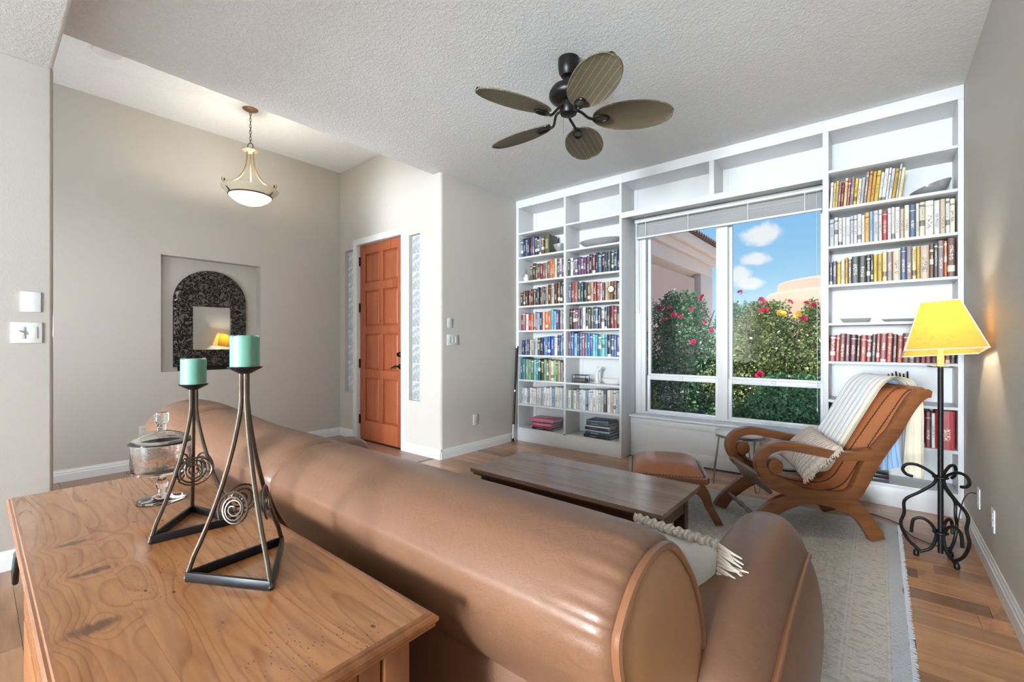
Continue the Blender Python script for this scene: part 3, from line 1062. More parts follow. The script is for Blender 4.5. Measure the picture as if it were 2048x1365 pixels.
row(QC, 7, rrow('ivory', 'cream', 'gold', 'mauve grey', 'crimson', 'pale yellow', 'dusty red', 'mauve grey', 'yellow', 'cream', 'light grey', 'mauve grey', 'amber', 'amber', 'yellow', 'ivory', 'white*2', 'light grey', 'gold', 'light grey', 'pale yellow'), .0, .60, .205, .250, w3 % ORD[7], G, lean=lambda t: .05 + .07 * t, wide={8: 1.4, 14: 1.4}, hj=.022)
row(QC, 6, rrow('light grey', 'white', 'ivory', 'white*2', 'light grey', 'white', 'white', 'ivory', 'amber', 'light blue', 'light grey', 'ivory', 'red', 'white', 'ivory', 'white', 'beige', 'cream', 'slate blue', 'ivory', 'cream', 'ivory', 'white', 'beige', 'white', 'cream'), .0, .99, .215, .250, w3 % ORD[6], G, wide={7: 1.3, 19: 1.5, 22: 1.6})
row(QC, 5, rrow('slate purple', 'slate purple', 'yellow', 'cream', 'gold', 'mauve grey', 'charcoal*3', 'charcoal', 'yellow', 'gold', 'pale yellow', 'mauve grey', 'beige', 'slate blue', 'mauve grey', 'pale yellow', 'gold', 'beige', 'brown', 'charcoal', 'mauve grey', 'orange', 'brown'), .0, .99, .185, .27, w3 % ORD[5], G, wide={6: 1.4, 7: 1.4, 9: .6, 14: 1.5, 19: 2.2, 22: 1.5, 23: .6, 24: 1.3}, hj=.012)
row(QC, 3, rrow('dusty red', 'coral red', 'red-brown', 'plum', 'maroon', 'dark brown', 'coral red', 'dusty red', 'charcoal', 'coral red', 'dusty red', 'coral red', 'dark brown', 'coral red', 'red-brown', 'grey', 'maroon', 'dusty red', 'coral red', 'maroon', 'peach', 'coral red', 'charcoal'), .0, .99, .22, .20, w3 % ORD[3], G, lean=lambda t: .035)
row(QC, 1, rrow('black', 'charcoal'), .0, .10, .26, .26, w3 % ORD[1], G)
row(QC, 1, rrow('black', 'dark brown', 'crimson', 'maroon', 'white', 'red'), .60, .99, .235, .262, 'among the red books behind the lamp pole', G, wide={5: 2.6, 4: .6}, hj=.012)


# ---- stacks of flat books with their parts
def flat_book(nm, x, y, z, w, d, t, rz, label):
    r = empty('flat_book', (x, y, z), rz, label, 'book', 'flat books stacked on the bottom shelves')
    c = simple('cover_' + nm.replace(' ', '_'), C(*NAMED[nm]), .3, var=.12, nscale=20)
    mb = MB()
    mb.box(-w / 2, w / 2, -d / 2, d / 2, 0, .003)
    mb.box(-w / 2, w / 2, -d / 2, d / 2, t - .003, t)
    mb.box(-w / 2, w / 2, -d / 2, -d / 2 + .004, 0, t)
    mb.build('cover', c, r, bevel=.0012)
    mb = MB().box(-w / 2 + .006, w / 2 - .006, -d / 2 + .004, d / 2 - .005, .003, t - .003)
    mb.build('pages', M_PAGES2, r)
    mb = MB()
    n = random.randint(4, 7)
    for k in range(n):
        xx = -w * .25 + k * w * .30 / n
        mb.box(xx, xx + w * .022, -d / 2 - .0006, -d / 2, t * .40, t * .60)
    mb.build('spine_lettering', M_PAGES2, r)
    return r


M_PAGES2 = simple('white_pages', C(222, 222, 220), 0.7, var=0.05, nscale=90)
z = SZ[0] + .001
for nm, t, w, rz, lb in (('black', .026, .30, .02, 'black flat book at bottom of the pink stack'), ('magenta', .024, .28, -.03, 'magenta flat book second up in the pink stack'),
                         ('pink', .03, .27, .05, 'pink flat book in middle of the pink stack'), ('dark teal', .012, .28, 0, 'thin dark teal flat book under the topmost pink one'), ('pink', .045, .33, .06, 'thick pink topped book on top of the stack, bottom shelf left')):
    flat_book(nm, -3.17 + random.uniform(-.01, .01), 4.52, z, w, .22, t, rz, lb)
    z += t + .0005
z = SZ[0] + .001
for nm, t, w, rz, lb in (('black', .033, .33, -.03, 'black flat book at bottom of the dark stack'), ('dark teal', .036, .31, .02, 'dark teal flat book second up in the dark stack'), ('light grey', .016, .31, .0, 'thin light grey flat book in the dark stack'),
                         ('navy', .034, .29, -.02, 'navy flat book in the dark stack'), ('white', .014, .30, .02, 'thin white flat book in the dark stack'), ('charcoal', .04, .28, .0, 'charcoal flat book second from top of the dark stack'), ('slate blue', .022, .27, .04, 'slate blue flat book on top of the dark stack')):
    flat_book(nm, -2.42 + random.uniform(-.01, .01), 4.52, z, w, .22, t, rz, lb)
    z += t + .0005
z = SZ[0] + .001
for nm, t, lb in (('charcoal', .03, 'dark flat book lying behind the leather chair, lower one'), ('black', .03, 'black flat book lying behind the leather chair, upper one')):
    flat_book(nm, -.06, 4.50, z, .24, .2, t, 0, lb)
    z += t + .0005

# ================================================================== SHELF ORNAMENTS
M_PORC = simple('white_porcelain', C(226, 224, 220), .25, var=.03)
M_SILVERLEAF = simple('brushed_silver', C(206, 207, 210), .25, .7, var=.10, nscale=12)
M_BLACKRES = simple('black_resin', C(30, 29, 30), .35, var=.1)
M_TRAY = simple('grey_metal_tray', C(188, 186, 184), .4, .4, var=.08)


def bowl(name, c, rx, ry, h, mat, label, cat, lip=1.0, base=.35, wave=0.0, n=32):
    """open bowl with thickness; oval"""
    prof = [(base * .9, 0), (base, 0), (base + (1 - base) * .45, .28), (base + (1 - base) * .8, .64), (1.0, 1.0), (.97, 1.0), (base + (1 - base) * .74, .66), (base + (1 - base) * .38, .34), (base * .8, .07)]
    rings = []
    for r, z in prof:
        rings.append([(rx * r * math.cos(2 * PI * j / n), ry * r * math.sin(2 * PI * j / n), h * z * (1 + wave * z * math.cos(2 * PI * j / n))) for j in range(n)])
    mb = MB().loft(rings)
    return tag(mb.build(name, mat, None, smooth=True, loc=c, angle=60), label, cat)


bowl('silver_bowl', (-2.955, 4.49, SZ[7] + .001), .085, .085, .10, M_SILVERLEAF, 'small silver bowl beside dark blue books, left column of left bookcase', 'bowl')
bowl('silver_dish', (-2.44, 4.53, SZ[7] + .001), .26, .13, .085, M_SILVERLEAF, 'long shallow silver dish alone on the upper shelf of left bookcase', 'dish', base=.4)
bowl('silver_dish', (.295, 4.52, SZ[7] + .001), .115, .10, .075, M_CHROME, 'polished silver freeform bowl beside yellow books, right bookcase', 'bowl', wave=.5)
bowl('serving_dish', (-2.275, 4.51, SZ[2] + .001), .13, .10, .062, M_PORC, 'white oval dish beside the white figurine', 'dish', base=.7)


def tray(name, x0, x1, label, h):
    zz = SZ[4] + .001
    mb = MB()
    y0, y1 = 4.44, 4.60
    g = .03
    mb.loft([[(x0 + g, y0 + g, zz), (x1 - g, y0 + g, zz), (x1 - g, y1 - g, zz), (x0 + g, y1 - g, zz)],
             [(x0, y0, zz + h), (x1, y0, zz + h), (x1, y1, zz + h), (x0, y1, zz + h)],
             [(x0 + .006, y0 + .006, zz + h), (x1 - .006, y0 + .006, zz + h), (x1 - .006, y1 - .006, zz + h), (x0 + .006, y1 - .006, zz + h)],
             [(x0 + g, y0 + g, zz + .004), (x1 - g, y0 + g, zz + .004), (x1 - g, y1 - g, zz + .004), (x0 + g, y1 - g, zz + .004)]])
    return tag(mb.build(name, M_TRAY, None, bevel=.0012), label, 'tray')


tray('metal_tray', -.245, -.045, 'small grey flared tray above red books, nearer the window', .034)
tray('metal_tray', .02, .26, 'flat grey tray above red books, behind the lamp shade', .022)

# clock
ck = empty('desk_clock', (-2.235, 4.405, SZ[5] + .0755), 0, 'small round desk clock standing in front of books, left bookcase', 'clock')
mb = MB().lathe([(.001, 0), (.038, 0), (.042, .006), (.042, .018), (.036, .022), (.034, .018), (.001, .018)], 28)
mb.v = [(x, -z, y + .042) for x, y, z in mb.v]
mb.build('case', simple('brass_case', C(150, 120, 80), .3, .9), ck, smooth=True)
mb = MB().lathe([(.001, .0195), (.033, .0195), (.033, .018)], 28)
mb.v = [(x, -z, y + .042) for x, y, z in mb.v]
mb.build('dial', simple('cream_dial', C(226, 218, 200), .5), ck)
mb = MB()
for an, L in ((.9, .016), (-1.6, .024)):
    mb.tube([(0, -.0205, .042), (math.sin(an) * L, -.0205, .042 + math.cos(an) * L)], .0012, 5)
mb.build('hand', M_BLACK, ck)
mb = MB().box(-.02, .02, -.018, .0, -.075, .004)
mb.build('stand', simple('wood_stand', C(120, 84, 60), .5), ck, bevel=.002)

# figurine + vase on the seventh shelf
fg = empty('twig_vase', (-3.445, 4.46, SZ[6] + .0005), 0, 'small white vase with dried twigs left of olive books', 'vase')
MB().lathe([(.02, 0), (.032, .005), (.038, .03), (.036, .055), (.02, .072), (.016, .085), (.02, .092), (.014, .09)], 20).build('vase_body', M_PORC, fg, smooth=True)
for k in range(3):
    a = k * 2.1
    MB().tube(cat_rom([(0, 0, .06), (.006 * math.cos(a), .006 * math.sin(a), .11), (.02 * math.cos(a), .015 * math.sin(a), .17)], 4), .0022, 5).build('twig', simple('twig_green', C(90, 92, 74), .7), fg)

# glass display box
gb = empty('glass_box', (-2.66, 4.47, SZ[2] + .0005), .1, 'small glass display box with dark metal edges on shelf', 'box')
bw, bd, bh = .085, .05, .085
mb = MB()
cn8 = [(x, y, z) for x in (-bw, bw) for y in (-bd, bd) for z in (.006, bh)]
for i in range(8):
    for j in range(i + 1, 8):
        d = [abs(cn8[i][k] - cn8[j][k]) > 1e-6 for k in range(3)]
        if sum(d) == 1:
            mb.tube([cn8[i], cn8[j]], .0032, 6)
for x in (-bw, bw):
    for y in (-bd, bd):
        mb.lathe([(.004, 0), (.005, .003), (.003, .008)], 8, (x, y, 0))
mb.build('wire_frame', M_BRONZE, gb)
mb = MB()
for (a, b) in (((-bw, -bd), (bw, -bd)), ((bw, -bd), (bw, bd)), ((bw, bd), (-bw, bd)), ((-bw, bd), (-bw, -bd))):
    mb.add([(a[0], a[1], .006), (b[0], b[1], .006), (b[0], b[1], bh), (a[0], a[1], bh)], [(0, 1, 2, 3)])
mb.add([(-bw, -bd, bh), (bw, -bd, bh), (bw, bd, bh), (-bw, bd, bh)], [(0, 1, 2, 3)])
mb.build('glass_side', M_PANE, gb)
MB().box(-bw + .008, bw - .008, -bd + .008, bd - .008, .008, .05).build('content', simple('dark_content', C(90, 84, 80), .6, var=.4, nscale=60), gb, bevel=.01)

# white figurine : slender standing figure on a base
fi = empty('white_figurine', (-2.475, 4.53, SZ[2] + .0005), 0, 'tall slender white figurine between glass box and white dish', 'figurine')
MB().lathe([(.001, 0), (.035, 0), (.036, .012), (.028, .018), (.001, .019)], 20).build('base', M_PORC, fi, smooth=True)
body = MB()
body.tube(cat_rom([(0, 0, .015), (-.006, 0, .06), (-.004, 0, .10), (.004, 0, .135), (.002, 0, .160), (-.002, 0, .172), (.008, 0, .186)], 4), [.022, .021, .020, .0195, .019, .018, .017, .016, .0145, .0135, .0125, .014, .017, .019, .019, .018, .016, .013, .0095, .008, .0085, .012, .0125, .011, .004], 12)
body.tube(cat_rom([(.012, 0, .155), (.03, -.005, .15), (.034, -.01, .175), (.028, -.01, .195)], 4), [.007] * 6 + [.006] * 4 + [.005] * 3, 8)
body.tube(cat_rom([(-.012, 0, .152), (-.026, -.006, .125), (-.016, -.014, .10)], 4), [.007, .007, .007, .006, .006, .006, .005, .005, .005], 8)
body.build('figure', M_PORC, fi, smooth=True, angle=80)

# black branching sculpture
an = empty('coral_sculpture', (.09, 4.54, SZ[2] + .0005), 0, 'black branching coral shaped sculpture peeking over the chair back', 'sculpture')
MB().lathe([(.001, 0), (.045, 0), (.045, .012), (.02, .02), (.001, .021)], 20).build('base', M_BLACKRES, an, smooth=True)
random.seed(3)
for k in range(9):
    t = (k - 4) / 4
    p = [(0, 0, .015), (t * .03, random.uniform(-.01, .01), .08), (t * .075, random.uniform(-.02, .02), .15), (t * .09 - .01, 0, random.uniform(.18, .245))]
    MB().tube(cat_rom(p, 4), [.009] * 5 + [.008] * 4 + [.006] * 3 + [.004], 7).build('branch', M_BLACKRES, an, smooth=True)

# long rod leaning in the corner (level / cue case)
rd = empty('leaning_rod', (-3.515, 4.275, 0), 0, 'tall thin dark metal rod leaning in corner beside left bookcase', 'rod')
path = lambda t: (-.002 + .0 * t, .0 + .08 * t, 1.19 * t)
for (t0, t1, rr, m_) in ((0, .035, .016, M_BLACK), (.035, .18, .012, M_ALU), (.18, .2, .015, M_BLACK), (.2, .52, .014, M_BRONZE), (.52, .54, .017, M_ALU), (.54, .98, .014, M_BLACK), (.98, 1, .017, M_ALU)):
    MB().tube([path(t0), path(t1)], rr, 10).build('rod_segment', m_, rd, smooth=True)

# ================================================================== CHEST (console behind the sofa)
CX0, CX1, CY0, CY1, CZ = -2.006, -.581, .060, .507, .76
ch = empty('pine_chest', ((CX0 + CX1) / 2, (CY0 + CY1) / 2, 0), 0, 'distressed knotty pine chest of drawers with moulded top behind the sofa', 'chest')
nb = 4
bwid = (CY1 - CY0 - .03) / nb
for k in range(nb):
    part(MB().box(CX0 + .015, CX1 - .015, CY0 + .015 + k * bwid, CY0 + .015 + (k + 1) * bwid - .0002, CZ - .022, CZ), 'top_board', M_PINE, ch)
# moulded edge swept round the top
ring = lambda o, z: [(CX0 - o, CY0 - o, z), (CX1 + o, CY0 - o, z), (CX1 + o, CY1 + o, z), (CX0 - o, CY1 + o, z)]
mo = [(-.0155, CZ - .0), (-.010, CZ - .001), (-.008, CZ - .004), (-.004, CZ - .004), (0, CZ - .008), (.0, CZ - .014), (-.004, CZ - .019), (-.004, CZ - .023), (-.012, CZ - .030), (-.02, CZ - .034), (-.04, CZ - .034), (-.04, CZ - .024)]
part(MB().loft([ring(o, z) for o, z in mo], caps=False), 'edge_moulding', M_PINEEDGE, ch, smooth=True, angle=25)
b0, b1, d0, d1 = CX0 + .04, CX1 - .04, CY0 + .035, CY1 - .03
zt = CZ - .034
for x in (b0, b1 - .05):
    for y in (d0, d1 - .05):
        part(MB().box(x, x + .05, y, y + .05, 0, zt), 'corner_post', M_PINESIDE, ch, bevel=.004)
part(MB().box(b0 + .05, b1 - .05, d0 + .012, d1 - .012, .08, zt), 'carcass', M_PINESIDE, ch)
for x, sgn in ((b0, -1), (b1, 1)):
    xa, xb = (x + .006, x + .02) if sgn < 0 else (x - .02, x - .006)
    part(MB().box(xa, xb, d0 + .054, d0 + .094, .06, zt), 'end_stile', M_PINESIDE, ch, bevel=.003)
    part(MB().box(xa, xb, d1 - .094, d1 - .054, .06, zt), 'end_stile', M_PINESIDE, ch, bevel=.003)
    part(MB().box(xa, xb, d0 + .096, d1 - .096, zt - .06, zt), 'end_rail', M_PINEEDGE, ch, bevel=.003)
    part(MB().box(xa, xb, d0 + .096, d1 - .096, .06, .14), 'end_rail', M_PINEEDGE, ch, bevel=.003)
    xa, xb = (x + .022, x + .03) if sgn < 0 else (x - .03, x - .022)
    part(MB().box(xa, xb, d0 + .09, d1 - .09, .13, zt - .05), 'end_panel', M_PINESIDE, ch)
dw = (b1 - b0 - .10) / 3
for k in range(3):
    for (z0, z1) in ((.44, .70), (.12, .42)):
        xa = b0 + .05 + k * dw
        o = part(MB().box(xa + .008, xa + dw - .008, d0 - .004, d0 + .02, z0, z1), 'drawer', M_PINESIDE, ch, bevel=.004)
# ring pull on the short upper-left drawer seen past the edge of the top
mb = MB()
lx, lz = -1.865, .60
mb.obox((lx, d0 - .006, lz + .02), (.05, .008, .05), Matrix.Identity(3))
mb.tube([(lx - .018, d0 - .012, lz + .035), (lx - .02, d0 - .018, lz + .025), (lx - .018, d0 - .022, lz - .02), (lx, d0 - .022, lz - .05), (lx + .018, d0 - .022, lz - .02), (lx + .02, d0 - .018, lz + .025), (lx + .018, d0 - .012, lz + .035)], .007, 8)
part(mb, 'ring_pull', M_BLACK, ch, smooth=True)

# ================================================================== CANDLE STANDS
M_CANDLE, nt, b = new_mat('mint_candle_wax')
b.inputs['Base Color'].default_value = C(112, 164, 146)
b.inputs['Roughness'].default_value = .42
b.inputs['Subsurface Weight'].default_value = .35
b.inputs['Subsurface Radius'].default_value = (.02, .03, .025)
b.inputs['Subsurface Scale'].default_value = .3
M_WICK = simple('wick', C(60, 52, 46), .9)


def candle_stand(label, tri, apex, zp, sp_z, sp_r):
    cx = sum(p[0] for p in tri) / 3
    cy = sum(p[1] for p in tri) / 3
    r = empty('candle_stand', (cx, cy, CZ), 0, label, 'candle holder', 'pair of forged steel candle stands')
    bz = CZ + .0095
    for i in range(3):
        a, b_ = tri[i], tri[(i + 1) % 3]
        d = Vector((b_[0] - a[0], b_[1] - a[1], 0))
        L = d.length
        M = Matrix.Rotation(math.atan2(d.y, d.x), 3, 'Z')
        part(MB().obox(((a[0] + b_[0]) / 2, (a[1] + b_[1]) / 2, bz), (L, .007, .018), M), 'base_bar', M_BASEBAR, r, bevel=.0012)
    legs = []
    Hh = zp - CZ - .012
    for i in range(3):
        px, py = tri[i]
        pts = []
        for k in range(15):
            t = k / 14
            e = (1 - t) ** 2.1 * .72 + (1 - t) * .28
            ox, oy = (px - apex[0]) * e, (py - apex[1]) * e
            l = math.hypot(ox, oy)
            q = max(l, .0062)
            if l > 1e-6:
                ox, oy = ox / l * q, oy / l * q
            else:
                a_ = math.atan2(py - apex[1], px - apex[0])
                ox, oy = q * math.cos(a_), q * math.sin(a_)
            pts.append((apex[0] + ox, apex[1] + oy, CZ + .018 + Hh * t - .018 * t))
        pts[0] = (pts[0][0], pts[0][1], CZ + .005)
        legs.append(pts)
        part(MB().tube(pts, .0046, 8), 'leg', M_STEEL, r, smooth=True)
    # wire spirals welded between neighbouring legs
    for i in range(3):
        A, B = legs[i], legs[(i + 1) % 3]

        def at(Lg, z):
            for k in range(len(Lg) - 1):
                if Lg[k][2] <= z <= Lg[k + 1][2]:
                    t = (z - Lg[k][2]) / (Lg[k + 1][2] - Lg[k][2])
                    return Vector(Lg[k]).lerp(Vector(Lg[k + 1]), t)
            return Vector(Lg[-1])
        a, b_ = at(A, sp_z), at(B, sp_z)
        mid = (a + b_) / 2
        ux = (b_ - a).normalized()
        up = ((at(A, sp_z + .03) + at(B, sp_z + .03)) / 2 - mid).normalized()
        outw = ux.cross(up)
        if outw.dot(mid - Vector((apex[0], apex[1], mid.z))) < 0:
            outw = -outw
        rr = min(sp_r, (b_ - a).length * .62)
        pts = []
        for k in range(90):
            t = k / 89
            rad = rr * (.12 + .88 * t)
            an_ = 2 * PI * 3.6 * t + i
            wob = 1 + .06 * math.sin(an_ * 1.7 + i)
            pts.append(mid + ux * math.cos(an_) * rad * wob + up * math.sin(an_) * rad * wob + outw * (.006 + .004 * math.sin(an_ * .7)))
        part(MB().tube(pts, .0021, 6), 'wire_spiral', M_STEEL, r, smooth=True)
    part(MB().lathe([(.006, -.014), (.012, -.012), (.022, -.006), (.031, -.001), (.032, .001), (.029, .001), (.001, -.001)], 28, (apex[0], apex[1], zp)), 'drip_plate', M_BASEBAR, r, smooth=True)
    return r


candle_stand('tall forged steel candle stand at the near end of the chest', [(-1.034, .261), (-.872, .352), (-1.055, .450)], (-.998, .352), 1.172, .895, .036)
candle_stand('shorter forged steel candle stand beside the glass compote', [(-1.286, .256), (-1.449, .380), (-1.268, .424)], (-1.336, .353), 1.117, .905, .038)


def candle(c, rad, h, label):
    r = empty('pillar_candle', c, 0, label, 'candle', 'mint green pillar candles')
    n = 40
    mb = MB()
    rings = []
    for q, z in ((.96, 0), (1.0, .002), (1.0, .5), (1, .94), (.985, .975), (.95, .995), (.88, 1.0), (.80, .965), (.6, .93), (.3, .92), (.02, .92)):
        rings.append([(rad * q * math.cos(2 * PI * j / n), rad * q * math.sin(2 * PI * j / n), h * (z + (.018 * math.sin(3 * 2 * PI * j / n + rad * 90) + .012 * math.sin(5 * 2 * PI * j / n) if z > .9 else 0)) if z > .003 else z * h) for j in range(n)])
    mb.loft(rings)
    mb.build('wax', M_CANDLE, r, smooth=True, angle=70)
    MB().tube([(0, 0, h * .91), (.001, 0, h * .91 + .006), (.003, 0, h * .91 + .009)], .0011, 6).build('wick', M_WICK, r)


candle((-.998, .352, 1.1735), .0265, .063, 'mint green candle on the tall stand, in front of the mirror')
candle((-1.336, .353, 1.1185), .0275, .064, 'mint green candle on the shorter stand')

# ================================================================== GLASS COMPOTE
M_ETCH, nt, b = new_mat('etched_glass')
b.inputs['Transmission Weight'].default_value = 1.0
b.inputs['IOR'].default_value = 1.46
co = tc(nt)
e1 = sstep(nt, noise(nt, co, 38, 3, .6, 1.5), .54, .60)
sz = nd(nt, 'ShaderNodeSeparateXYZ', {0: co}).outputs[2]
e1 = mth(nt, 'MULTIPLY', e1, mth(nt, 'MULTIPLY', sstep(nt, sz, .098, .11), sstep(nt, sz, .15, .16, 1.0, 0.0)))
nt.links.new(mth(nt, 'MULTIPLY', e1, .35), b.inputs['Roughness'])
nt.links.new(mixc(nt, e1, (1, 1, 1, 1), C(214, 218, 226)), b.inputs['Base Color'])
cp = empty('glass_compote', (-1.632, .352, CZ + .0005), 0, 'clear footed glass compote with etched bowl and domed lid', 'compote')
MB().lathe([(.001, .0), (.058, .0), (.060, .002), (.058, .0045), (.03, .010), (.012, .016), (.008, .020), (.001, .020)], 40).build('foot', M_CRYSTAL, cp, smooth=True, angle=50)
MB().lathe([(.001, .0205), (.008, .0205), (.009, .032), (.013, .036), (.016, .044), (.016, .052), (.011, .058), (.009, .066), (.011, .074), (.018, .082), (.001, .082)], 10).build('stem', M_CRYSTAL, cp, smooth=True, angle=20)
MB().lathe([(.001, .0825), (.060, .0825), (.071, .085), (.073, .092), (.073, .168), (.0700, .168), (.0690, .094), (.066, .090), (.001, .089)], 48).build('bowl', M_ETCH, cp, smooth=True, angle=50)
ld = MB().lathe([(.0765, .1685), (.078, .171), (.077, .175), (.066, .183), (.045, .194), (.02, .202), (.001, .204), (.001, .200), (.02, .197), (.044, .189), (.064, .178), (.074, .171), (.074, .1685)], 48).build('lid', M_CRYSTAL, cp, smooth=True, angle=50)
MB().lathe([(.001, .2045), (.010, .2045), (.012, .212), (.010, .222), (.017, .230), (.018, .236), (.018, .252), (.016, .257), (.001, .258)], 10).build('knob', M_CRYSTAL, ld, smooth=True, angle=20)

# ================================================================== SOFA
sf = empty('leather_sofa', (-1.40, 1.15, 0), 0, 'large tan leather sofa with rolled back, seen from behind', 'sofa')
# end panel outline (y, z) as the rolled back ends on the right
DISC = [(.604, .774), (.612, .795), (.637, .822), (.674, .846), (.736, .860), (.813, .848), (.880, .798), (.940, .734), (.986, .653), (1.006, .58), (1.000, .513), (.965, .455), (.90, .45), (.80, .50), (.71, .58), (.645, .66), (.612, .725)]
SX1, SX0 = -.300, -2.62


def roll_ring(x, grow, dy=0, dz=0, sc=1.0, n=8):
    cy, cz = .80, .66
    pts = cat_rom([(y, z, 0) for y, z in DISC], n, closed=True)
    out = []
    for p in pts:
        vy, vz = p.x - cy, p.y - cz
        l = math.hypot(vy, vz)
        f = (l + grow) / l
        out.append((x, cy + dy + vy * f * sc, cz + dz + vz * f * sc))
    return out


seams = [-1.47, -2.30]
st = [(SX1 + .0, -.004), (SX1 - .006, .010), (SX1 - .02, .020), (SX1 - .035, .023), (SX1 - .05, .025), (SX1 - .07, .026), (SX1 - .09, .027), (SX1 - .11, .027), (SX1 - .14, .028), (SX1 - .2, .029)]
x = -.65
while x > SX0 + .10:
    st.append((x, .030))
    x -= .09
st = [(x, g) for x, g in st if all(abs(x - q) > .05 for q in seams)]
for q in seams:
    st += [(q + .045, .029), (q + .02, .023), (q + .006, .012), (q, .006), (q - .006, .012), (q - .02, .023), (q - .045, .029)]
st.sort(key=lambda t: -t[0])
rings = []
for x, g in st:
    t = max(0.0, min(1.0, (-1.95 - x) / .5))
    t = t * t * (3 - 2 * t)
    rg0 = roll_ring(x, g + .010 * t, dy=-.07 * t, dz=.050 * t)
    ce = math.exp(-((SX1 - x - .035) / .05) ** 2)
    if ce > .02:
        nn_ = len(rg0)
        rg0 = [(p[0], .80 + (p[1] - .80) * (1 + ce * .004 * (math.sin(i * 2 * PI * 19 / nn_) + .7 * math.sin(i * 2 * PI * 31 / nn_ + 1))), .66 + (p[2] - .66) * (1 + ce * .004 * (math.sin(i * 2 * PI * 19 / nn_) + .7 * math.sin(i * 2 * PI * 31 / nn_ + 1)))) for i, p in enumerate(rg0)]
    rings.append(rg0)
for dx, sc in ((.02, 1.0), (-.01, .97), (-.04, .90), (-.065, .78), (-.085, .60), (-.097, .35), (-.10, .08)):
    rings.append(roll_ring(SX0 + dx, .038, dy=-.07, dz=.05, sc=sc))
part(MB().loft(rings), 'rolled_back', M_LEATHER, sf, smooth=True, angle=70)
# right end panel with its piping
dp = [(p.x, p.y) for p in cat_rom([(y, z, 0) for y, z in DISC], 4, closed=True)]
cy, cz = .80, .66
erings = []
for s, dx in ((1.0, -.002), (.97, .004), (.90, .009), (.7, .014), (.4, .016), (.05, .017)):
    erings.append([(SX1 + dx, cy + (y - cy) * s, cz + (z - cz) * s) for y, z in dp])
ep = part(MB().loft(erings), 'end_panel', M_LEATHER2, sf, smooth=True, angle=70)
pp = MB().tube([(SX1 + .003, cy + (y - cy) * 1.01, cz + (z - cz) * 1.01) for y, z in dp], .0085, 8, closed=True)
pp.v = [tuple(Vector(p) - Vector(sf.location)) for p in pp.v]
pp.build('piping', M_PIPING, ep, smooth=True)
# stitched seams across the roll
for q in seams:
    t = max(0.0, min(1.0, (-1.95 - q) / .5))
    t = t * t * (3 - 2 * t)
    rr = roll_ring(q, .010 + .010 * t, dy=-.07 * t, dz=.05 * t)
    part(MB().tube(rr, .0045, 6, closed=True), 'seam_welt', M_PIPING, sf, smooth=True)
# lower outside back
part(MB().box(-2.50, -.34, .70, .86, .07, .62), 'outside_back', M_LEATHER, sf, bevel=.03, seg=3)
part(MB().tube([(-1.02, .698, .10), (-1.02, .697, .60)], .003, 6), 'back_seam', M_PIPING, sf)
part(MB().tube([(-1.90, .698, .10), (-1.90, .697, .60)], .003, 6), 'back_seam', M_PIPING, sf)


# arms: cross section (offset from centre, z) lofted along y
def arm(xc, sgn, name, ys=1.0):
    prof = [(-.12, .07), (-.125, .30), (-.135, .45), (-.125, .56), (-.098, .625), (-.055, .655), (-.005, .662), (.04, .648), (.075, .605), (.098, .55), (.122, .48), (.135, .40), (.140, .28), (.128, .14), (.115, .07)]
    rings = []
    for (y, zs_, w) in ((.93, .74, .55), (.97, .80, .85), (1.03, .85, .96), (1.12, .90, 1.0), (1.25, .955, 1.0), (1.40, .985, 1.0), (1.55, 1.0, 1.0), (1.64, 1.0, 1.0), (1.70, .985, .985), (1.735, .955, .96), (1.757, .90, .90), (1.768, .82, .80), (1.772, .65, .55), (1.773, .4, .2)):
        pts = cat_rom([(a, z, 0) for a, z in prof], 3)
        rings.append([(xc + sgn * p.x * w, .93 + (y - .93) * ys, .07 + (p.y - .07) * zs_) for p in pts])
    o = part(MB().loft(rings), name, M_LEATHER, sf, smooth=True, angle=75)
    path = []
    for (y, zs_, w) in ((.99, .815, .88), (1.03, .85, .96), (1.12, .90, 1.0), (1.25, .955, 1.0), (1.40, .985, 1.0), (1.55, 1.0, 1.0), (1.64, 1.0, 1.0), (1.70, .985, .985), (1.735, .955, .96), (1.757, .90, .90)):
        path.append((xc + sgn * .1005 * w, .93 + (y - .93) * ys, .07 + (.548 - .07) * zs_ + .004))
    pm = MB().tube(cat_rom(path, 3), .0075, 8)
    pm.v = [tuple(Vector(p) - Vector(sf.location)) for p in pm.v]
    pm.build('piping', M_PIPING, o, smooth=True)
    ins = [(xc - sgn * .117 * w, .93 + (y - .93) * ys, .07 + (.588 - .07) * zs_ + .002) for (y, zs_, w) in ((1.03, .85, .96), (1.12, .90, 1.0), (1.25, .955, 1.0), (1.40, .985, 1.0), (1.55, 1.0, 1.0), (1.64, 1.0, 1.0), (1.70, .985, .985))]
    pm = MB().tube(cat_rom(ins, 3), .005, 6)
    pm.v = [tuple(Vector(p) - Vector(sf.location)) for p in pm.v]
    pm.build('inner_seam', M_PIPING, o, smooth=True)


arm(-.270, 1, 'arm')
arm(-2.46, -1, 'arm', .72)
part(MB().box(-2.36, -.34, .86, 1.70, .07, .30), 'seat_base', M_LEATHER, sf, bevel=.02)
for x0, x1 in ((-2.30, -1.70), (-1.69, -1.05), (-1.04, -.41)):
    part(MB().box(x0, x1, .95, 1.74, .30, .455), 'seat_cushion', M_LEATHER, sf, bevel=.05, seg=4)
for x in (-2.4, -.33):
    for y in (.80, 1.66):
        part(MB().lathe([(.03, 0), (.035, .03), (.03, .075)], 12, (x, y, 0)), 'foot', M_TABLEDARK, sf, smooth=True)

